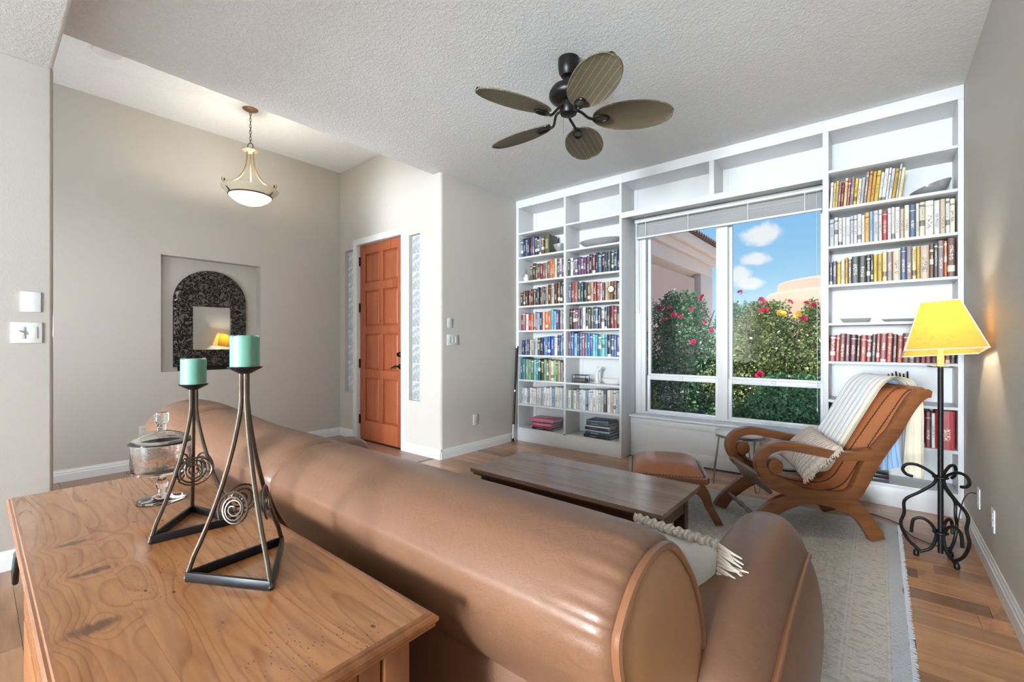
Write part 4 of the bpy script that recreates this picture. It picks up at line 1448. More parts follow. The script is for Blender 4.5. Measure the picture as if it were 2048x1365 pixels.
# ---- pillows
def pillow_fabric(name, col, col2, bands):
    m, nt, b = new_mat(name)
    co = tc(nt)
    w = nd(nt, 'ShaderNodeTexWave', {'Vector': co, 'Scale': bands, 'Distortion': 3.0, 'Detail': 2.0, 'Detail Scale': 4.0})
    nt.links.new(mixc(nt, w.outputs[1], col2, col), b.inputs['Base Color'])
    b.inputs['Roughness'].default_value = .9
    b.inputs['Sheen Weight'].default_value = .3
    h = mth(nt, 'ADD', w.outputs[1], mth(nt, 'MULTIPLY', noise(nt, co, 160, 3), .6))
    bump(nt, b, h, .7, .008)
    return m


M_PIL1 = pillow_fabric('cream_cable_knit', C(214, 200, 186), C(186, 168, 154), 14)
M_PIL2 = simple('white_linen', C(214, 210, 206), .85, var=.05, nscale=60, bmp=.3, bscale=300)
M_FRINGE = simple('cream_fringe', C(228, 216, 200), .9, var=.1, nscale=200)
M_RUFFLE = pillow_fabric('ruffled_cream', C(226, 216, 204), C(190, 178, 164), 22)


def pillow(name, loc, M, w, h, t, mat, label, fringe=(), flen=.05, loop=None):
    r = empty(name, loc, 0, label, 'pillow')
    r.matrix_world = Matrix.Translation(loc) @ M.to_4x4()

    def fn(s):
        def g(u, v):
            a, b = 2 * u - 1, 2 * v - 1
            k = max(0, (1 - a * a)) * max(0, (1 - b * b))
            pin = 1 - .06 * (1 - abs(a) ** 2) * (abs(b) ** 6) - .0
            pin2 = 1 - .06 * (1 - abs(b) ** 2) * (abs(a) ** 6)
            return (a * w / 2 * pin2, b * h / 2 * pin, s * t / 2 * k ** .42 + .006 * math.sin(7 * a + 3 * b) * k)
        return g
    mb = MB().grid(fn(1), 22, 22)
    mb.grid(fn(-1), 22, 22)
    mb.build('cushion_body', mat, r, smooth=True, angle=80)
    if fringe:
        mb = MB()
        for side in fringe:
            n = 60
            for k in range(n):
                q = -1 + 2 * (k + random.random() * .6) / n
                if side in 'LR':
                    sg = -1 if side == 'L' else 1
                    p0 = Vector((sg * w / 2 * .985, q * h / 2, 0))
                    d = Vector((sg, random.uniform(-.22, .22) - .25, random.uniform(-.2, .2)))
                else:
                    sg = -1 if side == 'B' else 1
                    p0 = Vector((q * w / 2, sg * h / 2 * .985, 0))
                    d = Vector((random.uniform(-.3, .3), sg, random.uniform(-.35, .35)))
                d.normalize()
                L = flen * random.uniform(.75, 1.1)
                p1 = p0 + d * L * .5 + Vector((0, 0, random.uniform(-.004, .004)))
                p2 = p0 + d * L + Vector((random.uniform(-.006, .006), random.uniform(-.006, .006), random.uniform(-.006, .006)))
                mb.tube([p0, p1, p2], [.0032, .0042, .0016], 5)
        f = mb.build('fringe', M_FRINGE, r, smooth=True)
        f['kind'] = 'stuff'
    if loop:
        def lp(u, v):
            a = 2 * u - 1
            return (a * w / 2 * 1.0, h / 2 * (.96 + loop * (v - .5) * 2) + .003 * math.sin(31 * a + 9 * v), (.024 * math.sin(PI * v) + .012) * (1 - .7 * a * a) * (1 + .16 * math.sin(27 * a + 5 * v)))
        mb = MB().grid(lp, 60, 10)
        mb.build('ruffle', M_RUFFLE, r, smooth=True, angle=80)
    return r


def frame(xa, ya):
    """rotation matrix with local x, y along the given world vectors"""
    X = Vector(xa).normalized()
    Y = Vector(ya)
    Y = (Y - X * Y.dot(X)).normalized()
    Z = X.cross(Y)
    return Matrix((X, Y, Z)).transposed()


pillow('throw_pillow', (-.452, 1.230, .530), frame((1, -.2, .02), (.02, .22, .97)), .26, .34, .12, M_PIL2, 'white linen pillow with ruffled top and tassels on the sofa', 'R', .065, loop=.09)

# ================================================================== COFFEE TABLE
TX0, TX1, TY0, TY1, TZ = -1.955, -.747, 1.960, 2.515, .45
tb = empty('coffee_table', ((TX0 + TX1) / 2, (TY0 + TY1) / 2, .0005), 0, 'low weathered dark wood coffee table behind the sofa', 'table')
nb = 4
bw = (TY1 - TY0) / nb
for k in range(nb):
    part(MB().box(TX0, TX1, TY0 + k * bw, TY0 + (k + 1) * bw - .0005, TZ - .022, TZ), 'top_board', M_TABLE, tb)
part(MB().box(TX0 + .012, TX1 - .012, TY0 + .012, TY1 - .012, TZ - .040, TZ - .022), 'under_moulding', M_TABLEDARK, tb, bevel=.004)
ax0, ax1, ay0, ay1 = TX0 + .05, TX1 - .05, TY0 + .045, TY1 - .045
for x in (ax0, ax1 - .06):
    for y in (ay0, ay1 - .06):
        part(MB().box(x, x + .06, y, y + .06, .0095, TZ - .04), 'leg', M_TABLEDARK, tb, bevel=.004)
part(MB().box(ax0 + .06, ax1 - .06, ay0 + .005, ay0 + .025, TZ - .135, TZ - .04), 'apron', M_TABLEDARK, tb)
part(MB().box(ax0 + .06, ax1 - .06, ay1 - .025, ay1 - .005, TZ - .135, TZ - .04), 'apron', M_TABLEDARK, tb)
part(MB().box(ax0 + .005, ax0 + .025, ay0 + .06, ay1 - .06, TZ - .135, TZ - .04), 'apron', M_TABLEDARK, tb)
part(MB().box(ax1 - .025, ax1 - .005, ay0 + .06, ay1 - .06, TZ - .135, TZ - .04), 'apron', M_TABLEDARK, tb)
part(MB().box(ax0 + .02, ax1 - .02, ay0 + .02, ay1 - .02, .12, .14), 'lower_shelf', M_TABLEDARK, tb)

# ================================================================== RUG
def rug_mat():
    m, nt, b = new_mat('cream_patterned_rug')
    co = tc(nt)
    sp = nd(nt, 'ShaderNodeSeparateXYZ', {0: co})
    hx, hy = RUGW / 2, RUGH / 2
    dx = mth(nt, 'SUBTRACT', hx, mth(nt, 'ABSOLUTE', sp.outputs[0]))
    dy = mth(nt, 'SUBTRACT', hy, mth(nt, 'ABSOLUTE', sp.outputs[1]))
    e = mth(nt, 'MINIMUM', dx, dy)
    pat = sstep(nt, noise(nt, co, 24, 4, .6, 2.5), .47, .56)
    v = nd(nt, 'ShaderNodeTexWave', {'Vector': co, 'Scale': 9.0, 'Distortion': 9.0, 'Detail': 3.0, 'Detail Scale': 2.0}, wave_type='RINGS').outputs[1]
    fieldc = mixc(nt, mth(nt, 'MULTIPLY', pat, .55), C(208, 203, 194), C(160, 153, 146))
    bordc = mixc(nt, mth(nt, 'MULTIPLY', mth(nt, 'MULTIPLY', sstep(nt, v, .45, .65), sstep(nt, noise(nt, co, 30, 3), .4, .6)), .6), C(212, 203, 191), C(172, 158, 144))
    border = mth(nt, 'MULTIPLY', mth(nt, 'GREATER_THAN', e, .075), mth(nt, 'LESS_THAN', e, .195))
    col = mixc(nt, border, fieldc, bordc)
    edge = mth(nt, 'LESS_THAN', e, .06)
    col = mixc(nt, edge, col, C(200, 202, 206))
    ln = None
    for q in (.068, .20, .215):
        k = mth(nt, 'LESS_THAN', mth(nt, 'ABSOLUTE', mth(nt, 'SUBTRACT', e, q)), .004)
        ln = k if ln is None else mth(nt, 'MAXIMUM', ln, k)
    col = mixc(nt, mth(nt, 'MULTIPLY', ln, .5), col, C(222, 216, 206))
    nt.links.new(col, b.inputs['Base Color'])
    b.inputs['Roughness'].default_value = .95
    b.inputs['Sheen Weight'].default_value = .25
    bump(nt, b, mth(nt, 'ADD', noise(nt, co, 260, 3), mth(nt, 'MULTIPLY', pat, .5)), .7, .006)
    return m


RX0, RX1, RY0, RY1 = -2.62, .100, 1.795, 3.93
RUGW, RUGH = RX1 - RX0, RY1 - RY0
M_RUG = rug_mat()
rg = empty('area_rug', ((RX0 + RX1) / 2, (RY0 + RY1) / 2, .0005), 0, 'large cream patterned area rug under the leather chair and coffee table', 'rug')
mb = MB()
NB = 60


def edgew(t, k):
    return .006 * math.sin(t * 31 + k) + .004 * math.sin(t * 77 + 2 * k)


def rg_fn(u, v):
    x = (u - .5) * RUGW
    y = (v - .5) * RUGH
    if u in (0, 1):
        x += edgew(v, 1)
    if v in (0, 1):
        y += edgew(u, 3)
    on = 0 < u < 1 and 0 < v < 1
    return (x, y, .008 if on else .003)


mb.grid(rg_fn, NB, NB)
mb.build('pile', M_RUG, rg, smooth=True)
fr = MB()
for k in range(420):
    t = k / 419
    y = (t - .5) * RUGH
    fr.tube([(RUGW / 2 - .004, y, .004), (RUGW / 2 + random.uniform(.008, .018), y + random.uniform(-.004, .004), .002)], .0014, 4)
f = fr.build('edge_fringe', simple('rug_fringe', C(206, 208, 212), .9), rg)
f['kind'] = 'stuff'

# ================================================================== LEATHER SLING CHAIR
ANG = math.atan2(-.555, -.832)
CHW = .53
ch2 = empty('sling_chair', (-.005, 3.506, .0085), ANG, 'carved wooden plantation chair with chestnut leather sling seat', 'chair')
STILE = [(-.305, .905), (-.270, .908), (-.225, .880), (-.165, .790), (-.098, .668), (-.020, .560), (.040, .462), (.090, .355), (.135, .285), (.220, .258), (.380, .268), (.500, .300), (.600, .345), (.655, .385)]
STH = [.020, .030, .034, .032, .034, .040, .044, .040, .040, .038, .038, .040, .044, .035]
LEGS = [(-.010, .0), (.028, .075), (.085, .160), (.175, .222), (.300, .250), (.420, .250), (.530, .218), (.610, .168), (.700, .085), (.755, .0)]
LGH = [.042, .042, .044, .046, .038, .038, .044, .044, .042, .042]
ARM = [(.020, .535), (.120, .522), (.220, .522), (.380, .552), (.520, .574), (.600, .562), (.655, .523), (.676, .470), (.662, .415), (.630, .375), (.585, .370)]
AMH = [.034, .028, .026, .027, .027, .027, .028, .030, .031, .030, .022]
for y0 in (-.045, -CHW):
    fn = lambda u, v, w: (u, w, v)
    mb = MB()
    ribbon_solid(mb, STILE, STH, y0, y0 + .045, fn)
    mb.build('side_frame', M_CHAIRWOOD, ch2, bevel=.006, seg=2)
    mb = MB()
    ribbon_solid(mb, LEGS, LGH, y0 + .001, y0 + .044, fn)
    mb.v = [(x, y, max(z, 0.0)) for x, y, z in mb.v]
    mb.build('curved_leg', M_CHAIRWOOD, ch2, bevel=.005, seg=2)
    mb = MB()
    ribbon_solid(mb, ARM, AMH, y0 - .008, y0 + .053, fn)
    a = mb.build('arm', M_CHAIRWOOD, ch2, bevel=.008, seg=2)
    mb = MB()
    n = 24
    mb.prism([(.590 + .046 * math.cos(2 * PI * k / n), .448 + .048 * math.sin(2 * PI * k / n)) for k in range(n)], y0 - .008, y0 + .053, fn)
    mb.prism([(.565, .36), (.625, .36), (.62, .42), (.575, .42)], y0 + .0, y0 + .045, fn)
    mb.build('scroll', M_CHAIRWOOD, a, bevel=.005, seg=2)
SLING = [(.640, .420), (.600, .398), (.520, .350), (.420, .318), (.320, .305), (.230, .312), (.165, .350), (.115, .425), (.065, .520), (.0, .628), (-.070, .742), (-.135, .845), (-.195, .915), (-.255, .935)]
slc = cat_rom([(a, b, 0) for a, b in SLING], 5)
ns = len(slc)


def sl_pt(i, w, off=0.0):
    p = slc[i]
    a, b = slc[max(0, i - 1)], slc[min(ns - 1, i + 1)]
    t = Vector((b.x - a.x, b.y - a.y)).normalized()
    nn = Vector((-t.y, t.x))
    if nn.y < 0 and abs(nn.x) < .3:
        nn = -nn
    return p, nn


def sling(off, sag):
    def f(u, v):
        i = int(round(u * (ns - 1)))
        p, nn = sl_pt(i, v)
        a, b = slc[max(0, i - 1)], slc[min(ns - 1, i + 1)]
        t = Vector((b.x - a.x, b.y - a.y)).normalized()
        nn = Vector((t.y, -t.x))
        k = math.sin(PI * v) ** .7
        chan = .006 * math.cos(v * PI * 6) * math.sin(PI * u)
        d = off - sag * k * math.sin(PI * min(1, u * 1.05)) + chan - .036 * (1 - k) * min(1, 6 * u, 6 * (1 - u))
        return (p.x + nn.x * d, -CHW + .035 + (CHW - .07) * v, p.y + nn.y * d)
    return f


mb = MB()
mb.grid(sling(0.0, -.018), ns, 19)
mb.grid(sling(-.012, -.018), ns, 19)
mb.build('leather_sling', M_SLING, ch2, smooth=True, angle=80)
# laced stitching along both edges
for v in (.06, .25, .75, .94):
    f = sling(.004, -.018)
    mb = MB()
    for k in range(3, ns * 2 - 6):
        if k % 2:
            u0, u1 = k / (ns * 2), (k + .8) / (ns * 2)
            i0 = min(ns - 1, int(u0 * ns))
            pA = Vector(f(i0 / (ns - 1), v))
            pB = Vector(f(min(ns - 1, i0 + 1) / (ns - 1), v + .012))
            mb.tube([pA, pB], .0028, 5)
    o = mb.build('lacing', M_STITCH, ch2)
    o['kind'] = 'stuff'
# rails
mb = MB().obox((.632, -CHW / 2, .322), (.022, CHW - .09, .150), Matrix.Rotation(.58, 3, 'Y'))
mb.build('front_rail', M_RAILGREY, ch2, bevel=.005)
mb = MB().tube([(-.255, -CHW + .03, .922), (-.255, -.015, .922)], .026, 14)
mb.build('crest_rail', M_CHAIRWOOD, ch2, smooth=True)
prof = [.010, .012, .011, .013, .017, .013, .011, .015, .018, .015, .011, .013, .017, .013, .011, .012, .010]
mb = MB().tube([(.690, -CHW + .04 + (CHW - .08) * k / (len(prof) - 1), .115) for k in range(len(prof))], prof, 12)
mb.build('turned_stretcher', M_RAILGREY, ch2, smooth=True)
mb = MB().tube([(.055, -CHW + .04, .17), (.055, -.04, .17)], .012, 10)
mb.build('rear_stretcher', M_CHAIRWOOD, ch2, smooth=True)

# ---- striped throw draped over the chair back (same placement frame as the chair)
def throw_mat():
    m, nt, b = new_mat('striped_cotton_throw')
    co = tc(nt)
    sp = nd(nt, 'ShaderNodeSeparateXYZ', {0: co})
    y = sp.outputs[1]
    wav = mth(nt, 'ADD', y, mth(nt, 'MULTIPLY', mth(nt, 'SUBTRACT', noise(nt, co, 6, 2), .5), .006))
    saw = mth(nt, 'FRACT', mth(nt, 'MULTIPLY', wav, 62))
    stripe = mth(nt, 'LESS_THAN', saw, .28)
    zone = mth(nt, 'LESS_THAN', y, -.225)
    base = mixc(nt, mth(nt, 'MULTIPLY', stripe, .55), C(232, 230, 226), C(150, 162, 186))
    cream = mixc(nt, mth(nt, 'MULTIPLY', stripe, .3), C(236, 228, 204), C(200, 188, 160))
    col = mixc(nt, zone, cream, base)
    # the reverse end hangs behind in sky blue, grey and cream panels
    back = mth(nt, 'LESS_THAN', sp.outputs[0], -.275)
    p1 = mth(nt, 'LESS_THAN', y, -.325)
    p2 = mth(nt, 'LESS_THAN', y, -.245)
    bc = mixc(nt, p2, cream, C(160, 162, 168))
    bc = mixc(nt, p1, bc, mixc(nt, mth(nt, 'MULTIPLY', stripe, .6), C(168, 202, 236), C(110, 150, 200)))
    col = mixc(nt, back, col, bc)
    nt.links.new(col, b.inputs['Base Color'])
    b.inputs['Roughness'].default_value = .95
    b.inputs['Sheen Weight'].default_value = .3
    h = mth(nt, 'ADD', mth(nt, 'ABSOLUTE', mth(nt, 'SUBTRACT', saw, .5)), mth(nt, 'MULTIPLY', noise(nt, co, 240, 2), .4))
    bump(nt, b, h, .6, .006)
    return m


TP = [(.275, .365), (.195, .385), (.145, .455), (.095, .545), (.030, .655), (-.040, .768), (-.105, .870), (-.150, .935), (-.205, .978), (-.262, .985), (-.312, .960), (-.338, .900), (-.342, .800), (-.335, .650), (-.332, .500), (-.335, .365)]
tpc = cat_rom([(a, b, 0) for a, b in TP], 5)
nt_ = len(tpc)


def throw_fn(off):
    def f(u, v):
        i = int(round(u * (nt_ - 1)))
        p = tpc[i]
        a, b = tpc[max(0, i - 1)], tpc[min(nt_ - 1, i + 1)]
        t = Vector((b.x - a.x, b.y - a.y)).normalized()
        nn = Vector((t.y, -t.x))
        hang = max(0, (u - .62) / .38)
        d = off + .004 * math.sin(v * 46) + hang * (.030 * math.sin(v * 13 + .6) + .014 * math.sin(v * 31 + 4 * u))
        spread = 1 + .10 * hang
        y = -.335 + (v - .5) * .34 * spread + .012 * math.sin(u * 9)
        return (p.x + nn.x * d, y, p.y + nn.y * d - (.035 * hang * math.sin(v * 7)))
    return f


th = MB()
th.grid(throw_fn(.010), nt_, 42)
th.grid(throw_fn(.0), nt_, 42)
th_o = th.build('throw_blanket', throw_mat(), None, smooth=True, angle=80)
th_o.location = ch2.location
th_o.rotation_euler = (0, 0, ANG)
tag(th_o, 'white striped cotton throw draped over the back of the leather chair', 'blanket')

# ---- cable-knit pillow on the chair
Mc = Matrix.Rotation(ANG, 3, 'Z')
xl = Mc @ Vector((.16, 1.0, -.10))
yl = Mc @ Vector((-.62, .08, .72))
pc = Mc @ Vector((.275, -.235, .492)) + Vector(ch2.location)
pillow('throw_pillow', pc, frame(xl, yl), .46, .30, .15, M_PIL1, 'cream cable knit lumbar pillow with fringed ends on the leather chair', 'LR', .055)

# ================================================================== OTTOMAN (matching footstool)
ot = empty('leather_footstool', (-1.215, 3.255, .0085), math.radians(24), 'low leather cushioned footstool with wooden frame beside coffee table', 'footstool')
hw = .25
for s in (-1, 1):
    MB().box(-hw, hw, s * hw - .018, s * hw + .018, .265, .305).build('side_rail', M_CHAIRWOOD, ot, bevel=.006)
    MB().box(s * hw - .018, s * hw + .018, -hw + .018, hw - .018, .265, .305).build('end_rail', M_CHAIRWOOD, ot, bevel=.006)
    for q in (-1, 1):
        mb = MB()
        ribbon_solid(mb, [(q * (hw - .08), .268), (q * (hw - .02), .20), (q * (hw + .01), .12), (q * (hw + .06), .03), (q * (hw + .075), 0)], [.05, .034, .026, .024, .024], s * hw - .016, s * hw + .016, lambda u, v, w: (u, w, v))
        mb.v = [(x, y, max(z, 0)) for x, y, z in mb.v]
        mb.build('curved_leg', M_CHAIRWOOD, ot, bevel=.005)


def cush(s):
    def f(u, v):
        a, b = 2 * u - 1, 2 * v - 1
        k = max(0, 1 - a ** 4) * max(0, 1 - b ** 4)
        return (a * (hw - .012), b * (hw - .012), .303 + (s * .085 * k ** .55 if s > 0 else 0.0))
    return f


mb = MB()
mb.grid(cush(1), 24, 24)
mb.grid(cush(-1), 24, 24)
mb.build('leather_cushion', M_SLING, ot, smooth=True, angle=80)
mb = MB()
for k in range(22):
    q = -hw + .025 + (2 * hw - .05) * k / 21
    for (x, y) in ((q, -hw + .014), (q, hw - .014), (-hw + .014, q), (hw - .014, q)):
        mb.lathe([(.001, 0), (.006, 0), (.005, .003), (.001, .005)], 7, (x, y, .305))
o = mb.build('lacing', M_STITCH, ot)
o['kind'] = 'stuff'

# ================================================================== SIDE TABLE (hairpin legs)
sd = empty('hairpin_side_table', (-.915, 4.165, .0), 0, 'small round white side table with silver hairpin legs under window', 'table')
MB().lathe([(.001, .448), (.185, .448), (.198, .450), (.198, .465), (.192, .470), (.001, .470)], 44).build('table_top', simple('white_table_top', C(214, 212, 208), .3, var=.04), sd, smooth=True)
MB().lathe([(.180, .425), (.190, .425), (.190, .448), (.180, .448)], 44).build('rim', M_ALU, sd, smooth=True)
for k in range(3):
    a = math.radians(200 + 120 * k)
    ca, sa = math.cos(a), math.sin(a)
    tx, ty = -sa, ca
    base = (.205 * ca, .205 * sa)
    top = (.165 * ca, .165 * sa)
    pts = [(top[0] + tx * .062, top[1] + ty * .062, .44), (base[0] + tx * .022, base[1] + ty * .022, .05), (base[0] + tx * .014, base[1] + ty * .014, .015), (base[0], base[1], .006), (base[0] - tx * .014, base[1] - ty * .014, .015), (base[0] - tx * .022, base[1] - ty * .022, .05), (top[0] - tx * .062, top[1] - ty * .062, .44)]
    MB().tube(pts, .0052, 8).build('hairpin_leg', M_ALU, sd, smooth=True)

# ================================================================== FLOOR LAMP
LX, LY = .268, 3.455
lp = empty('floor_lamp', (LX, LY, 0), 0, 'black wrought iron floor lamp with tilted yellow shade in the corner', 'floor lamp')
MB().tube([(0, 0, .045), (0, 0, 1.085)], .0125, 12).build('pole', M_BLACK, lp, smooth=True)
FEET = [(.105 - LX, 3.455 - LY), (.365 - LX, 3.335 - LY), (.345 - LX, 3.60 - LY)]
for fx, fy in FEET:
    l = math.hypot(fx, fy)
    dx, dy = fx / l, fy / l
    P2 = lambda r, z: (dx * r, dy * r, z)
    big = [P2(.115, .452), P2(.145, .462), P2(.160, .490), P2(.140, .520), P2(.095, .522), P2(.045, .495), P2(.020, .465), P2(.030, .425), P2(.085, .370), P2(.150, .310), P2(l - .01, .235), P2(l + .005, .165), P2(l - .025, .085), P2(l - .075, .035), P2(.085, .028), P2(.040, .060), P2(.018, .125), P2(.022, .165), P2(.045, .205), P2(.080, .222), P2(.112, .205), P2(.120, .165), P2(.122, .130)]
    MB().tube(cat_rom(big, 5), .0082, 8).build('scroll_leg', M_BLACK, lp, smooth=True)
    MB().lathe([(.001, 0), (.011, .0), (.0145, .010), (.013, .024), (.009, .034), (.001, .042)], 12, (dx * (l - .062), dy * (l - .062), .0)).build('foot', M_BLACK, lp, smooth=True)
for z in (.470, .160):
    MB().tube([(.030 * math.cos(k * PI / 10), .030 * math.sin(k * PI / 10), z) for k in range(20)], .006, 7, closed=True).build('binding_ring', M_BLACK, lp, smooth=True)
M_DRIP = glass_thin('clear_drip_plate', (.96, .96, .96, 1), 1.0)
MB().lathe([(.001, 1.086), (.05, 1.088), (.058, 1.092), (.058, 1.094), (.05, 1.091), (.001, 1.090)], 28).build('drip_plate', M_DRIP, lp, smooth=True)
M_TUBE = simple('ivory_candle_tube', C(236, 214, 120), .5)
MB().tube([(0, 0, 1.094), (0, 0, 1.22)], .0155, 14).build('candle_tube', M_TUBE, lp, smooth=True)


def shade_mat():
    m, nt, b = new_mat('yellow_crackle_shade')
    out = nt.nodes['Material Output']
    co = tc(nt)
    v1 = nd(nt, 'ShaderNodeTexVoronoi', {'Vector': mapping(nt, co, (14, 14, 55)), 'Scale': 1.0}, feature='DISTANCE_TO_EDGE').outputs['Distance']
    v2 = nd(nt, 'ShaderNodeTexVoronoi', {'Vector': mapping(nt, co, (50, 50, 16)), 'Scale': 1.0}, feature='DISTANCE_TO_EDGE').outputs['Distance']
    brk = sstep(nt, noise(nt, co, 30, 3), .52, .58)
    ln = mth(nt, 'MULTIPLY', mth(nt, 'MAXIMUM', sstep(nt, v1, .0, .03, 1, 0), sstep(nt, v2, .0, .03, 1, 0)), brk)
    col = mixc(nt, mth(nt, 'MULTIPLY', ln, .6), C(224, 194, 104), C(150, 116, 50))
    tr = nd(nt, 'ShaderNodeBsdfTranslucent', {0: col})
    df = nd(nt, 'ShaderNodeBsdfDiffuse', {0: col})
    mx = nd(nt, 'ShaderNodeMixShader', {0: .5, 1: df.outputs[0], 2: tr.outputs[0]})
    nt.links.new(mx.outputs[0], out.inputs[0])
    return m


M_SHADE = shade_mat()
M_TRIM = simple('shade_trim', C(236, 226, 206), .6)
# four bottom corners (near-left, near-right, far-right, far-left) and top corners, tilted as found
SB = [(.112, 3.300, 1.183), (.438, 3.300, 1.203), (.438, 3.615, 1.166), (.108, 3.615, 1.139)]
ST = [(.180, 3.370, 1.450), (.338, 3.370, 1.460), (.338, 3.530, 1.441), (.180, 3.530, 1.428)]
sh = MB()
N8 = 10
for i in range(4):
    a, b_, c_, d_ = Vector(SB[i]), Vector(SB[(i + 1) % 4]), Vector(ST[(i + 1) % 4]), Vector(ST[i])
    for t in (0, 1):
        off = Vector((LX, LY, 1.3))
        def pt(u, v):
            p = (a.lerp(b_, u)).lerp(d_.lerp(c_, u), v)
            if t:
                hub = Vector((LX, LY, p.z))
                p = hub + (p - hub) * .988
            return p - Vector((LX, LY, 0))
        sh.grid(pt, 2, 2)
sho = sh.build('shade', M_SHADE, lp)
for pts in (SB, ST):
    m_ = MB()
    for i in range(4):
        m_.tube([Vector(pts[i]) - Vector((LX, LY, 0)), Vector(pts[(i + 1) % 4]) - Vector((LX, LY, 0))], .0032, 6)
    m_.build('trim_band', M_TRIM, sho)
for i in range(4):
    MB().tube([Vector(SB[i]) - Vector((LX, LY, 0)), Vector(ST[i]) - Vector((LX, LY, 0))], .0028, 6).build('corner_trim', M_TRIM, sho)
bulb = MB().lathe([(.012, 1.22), (.015, 1.235), (.028, 1.262), (.030, 1.285), (.022, 1.308), (.001, 1.318)], 16)
M_BULB, nt, b = new_mat('lit_bulb')
b.inputs['Emission Color'].default_value = (1, .82, .5, 1)
b.inputs['Emission Strength'].default_value = 6
bulb.build('bulb', M_BULB, lp, smooth=True)
pl = bpy.data.lights.new('floor_lamp_bulb', 'POINT')
pl.energy = 4.8
pl.color = (1.0, .94, .82)
pl.shadow_soft_size = .034
po = bpy.data.objects.new('floor_lamp_bulb', pl)
COL.objects.link(po)
po.location = (LX, LY, 1.355)

# lamp cord
M_CORD = simple('dark_cord', C(58, 46, 38), .5)
cd = cat_rom([(.446, 3.79, .33), (.415, 3.77, .33), (.385, 3.74, .28), (.36, 3.70, .16), (.33, 3.66, .03), (.28, 3.68, .006), (.20, 3.72, .006), (.145, 3.80, .006), (.10, 3.97, .006), (-.03, 4.07, .006), (-.16, 4.10, .006), (-.30, 4.12, .006), (-.42, 4.10, .006)], 6)
tag(MB().tube(cd, .0035, 6).build('lamp_cord', M_CORD, smooth=True), 'thin dark lamp cord trailing from outlet across the wooden floor', 'cord')

# ================================================================== CEILING FAN
FX, FY = -1.517, 2.400
fan = empty('ceiling_fan', (FX, FY, ZC), 0, 'dark bronze ceiling fan with five woven palm leaf blades', 'ceiling fan')
M_FAN = simple('oil_rubbed_bronze', C(36, 32, 31), .35, .5, var=.15)


def weave_mat(name, c1, c2, mode):
    m, nt, b = new_mat(name)
    co = tc(nt)
    sp = nd(nt, 'ShaderNodeSeparateXYZ', {0: co})
    if mode == 0:      # fine woven
        a = mth(nt, 'SINE', mth(nt, 'MULTIPLY', sp.outputs[0], 620))
        c = mth(nt, 'SINE', mth(nt, 'MULTIPLY', sp.outputs[1], 760))
        f = mth(nt, 'MULTIPLY', mth(nt, 'ADD', mth(nt, 'MULTIPLY', a, c), 1), .5)
        col = mixc(nt, sstep(nt, f, .35, .75), c1, c2)
    else:              # lengthwise ribs over fine weave
        a = mth(nt, 'SINE', mth(nt, 'MULTIPLY', sp.outputs[0], 620))
        f = mth(nt, 'MULTIPLY', mth(nt, 'ADD', a, 1), .5)
        col = mixc(nt, mth(nt, 'MULTIPLY', f, .35), c1, c2)
        rib = mth(nt, 'FRACT', mth(nt, 'MULTIPLY', mth(nt, 'ADD', sp.outputs[1], 5), 29))
        rb = mth(nt, 'LESS_THAN', rib, .09)
        col = mixc(nt, mth(nt, 'MULTIPLY', rb, .75), col, C(168, 160, 130))
    nt.links.new(col, b.inputs['Base Color'])
    b.inputs['Roughness'].default_value = .6
    bump(nt, b, f, .4, .003)
    return m


M_WV0 = weave_mat('woven_blade', C(84, 74, 58), C(140, 128, 104), 0)
M_WV1 = weave_mat('ribbed_woven_blade', C(116, 106, 84), C(98, 88, 68), 1)
MB().lathe([(.02, -.118), (.046, -.112), (.060, -.090), (.066, -.055), (.066, -.004), (.060, -.0005), (.001, -.0005)], 32).build('canopy', M_FAN, fan, smooth=True)
MB().tube([(0, 0, -.112), (0, 0, -.165)], .014, 14).build('downrod', M_FAN, fan, smooth=True)
MB().lathe([(.001, -.155), (.03, -.156), (.07, -.166), (.105, -.188), (.122, -.216), (.124, -.240), (.112, -.258), (.085, -.275), (.06, -.285), (.001, -.285)], 40).build('motor_housing', M_FAN, fan, smooth=True)
MB().lathe([(.001, -.285), (.056, -.285), (.058, -.295), (.058, -.335), (.05, -.352), (.03, -.360), (.001, -.361)], 32).build('switch_housing', M_FAN, fan, smooth=True)
MB().tube([(-.045, .01, -.35), (-.046, .01, -.46)], .0012, 5).build('pull_chain', M_ALU, fan)
BZb = 2.650 - ZC
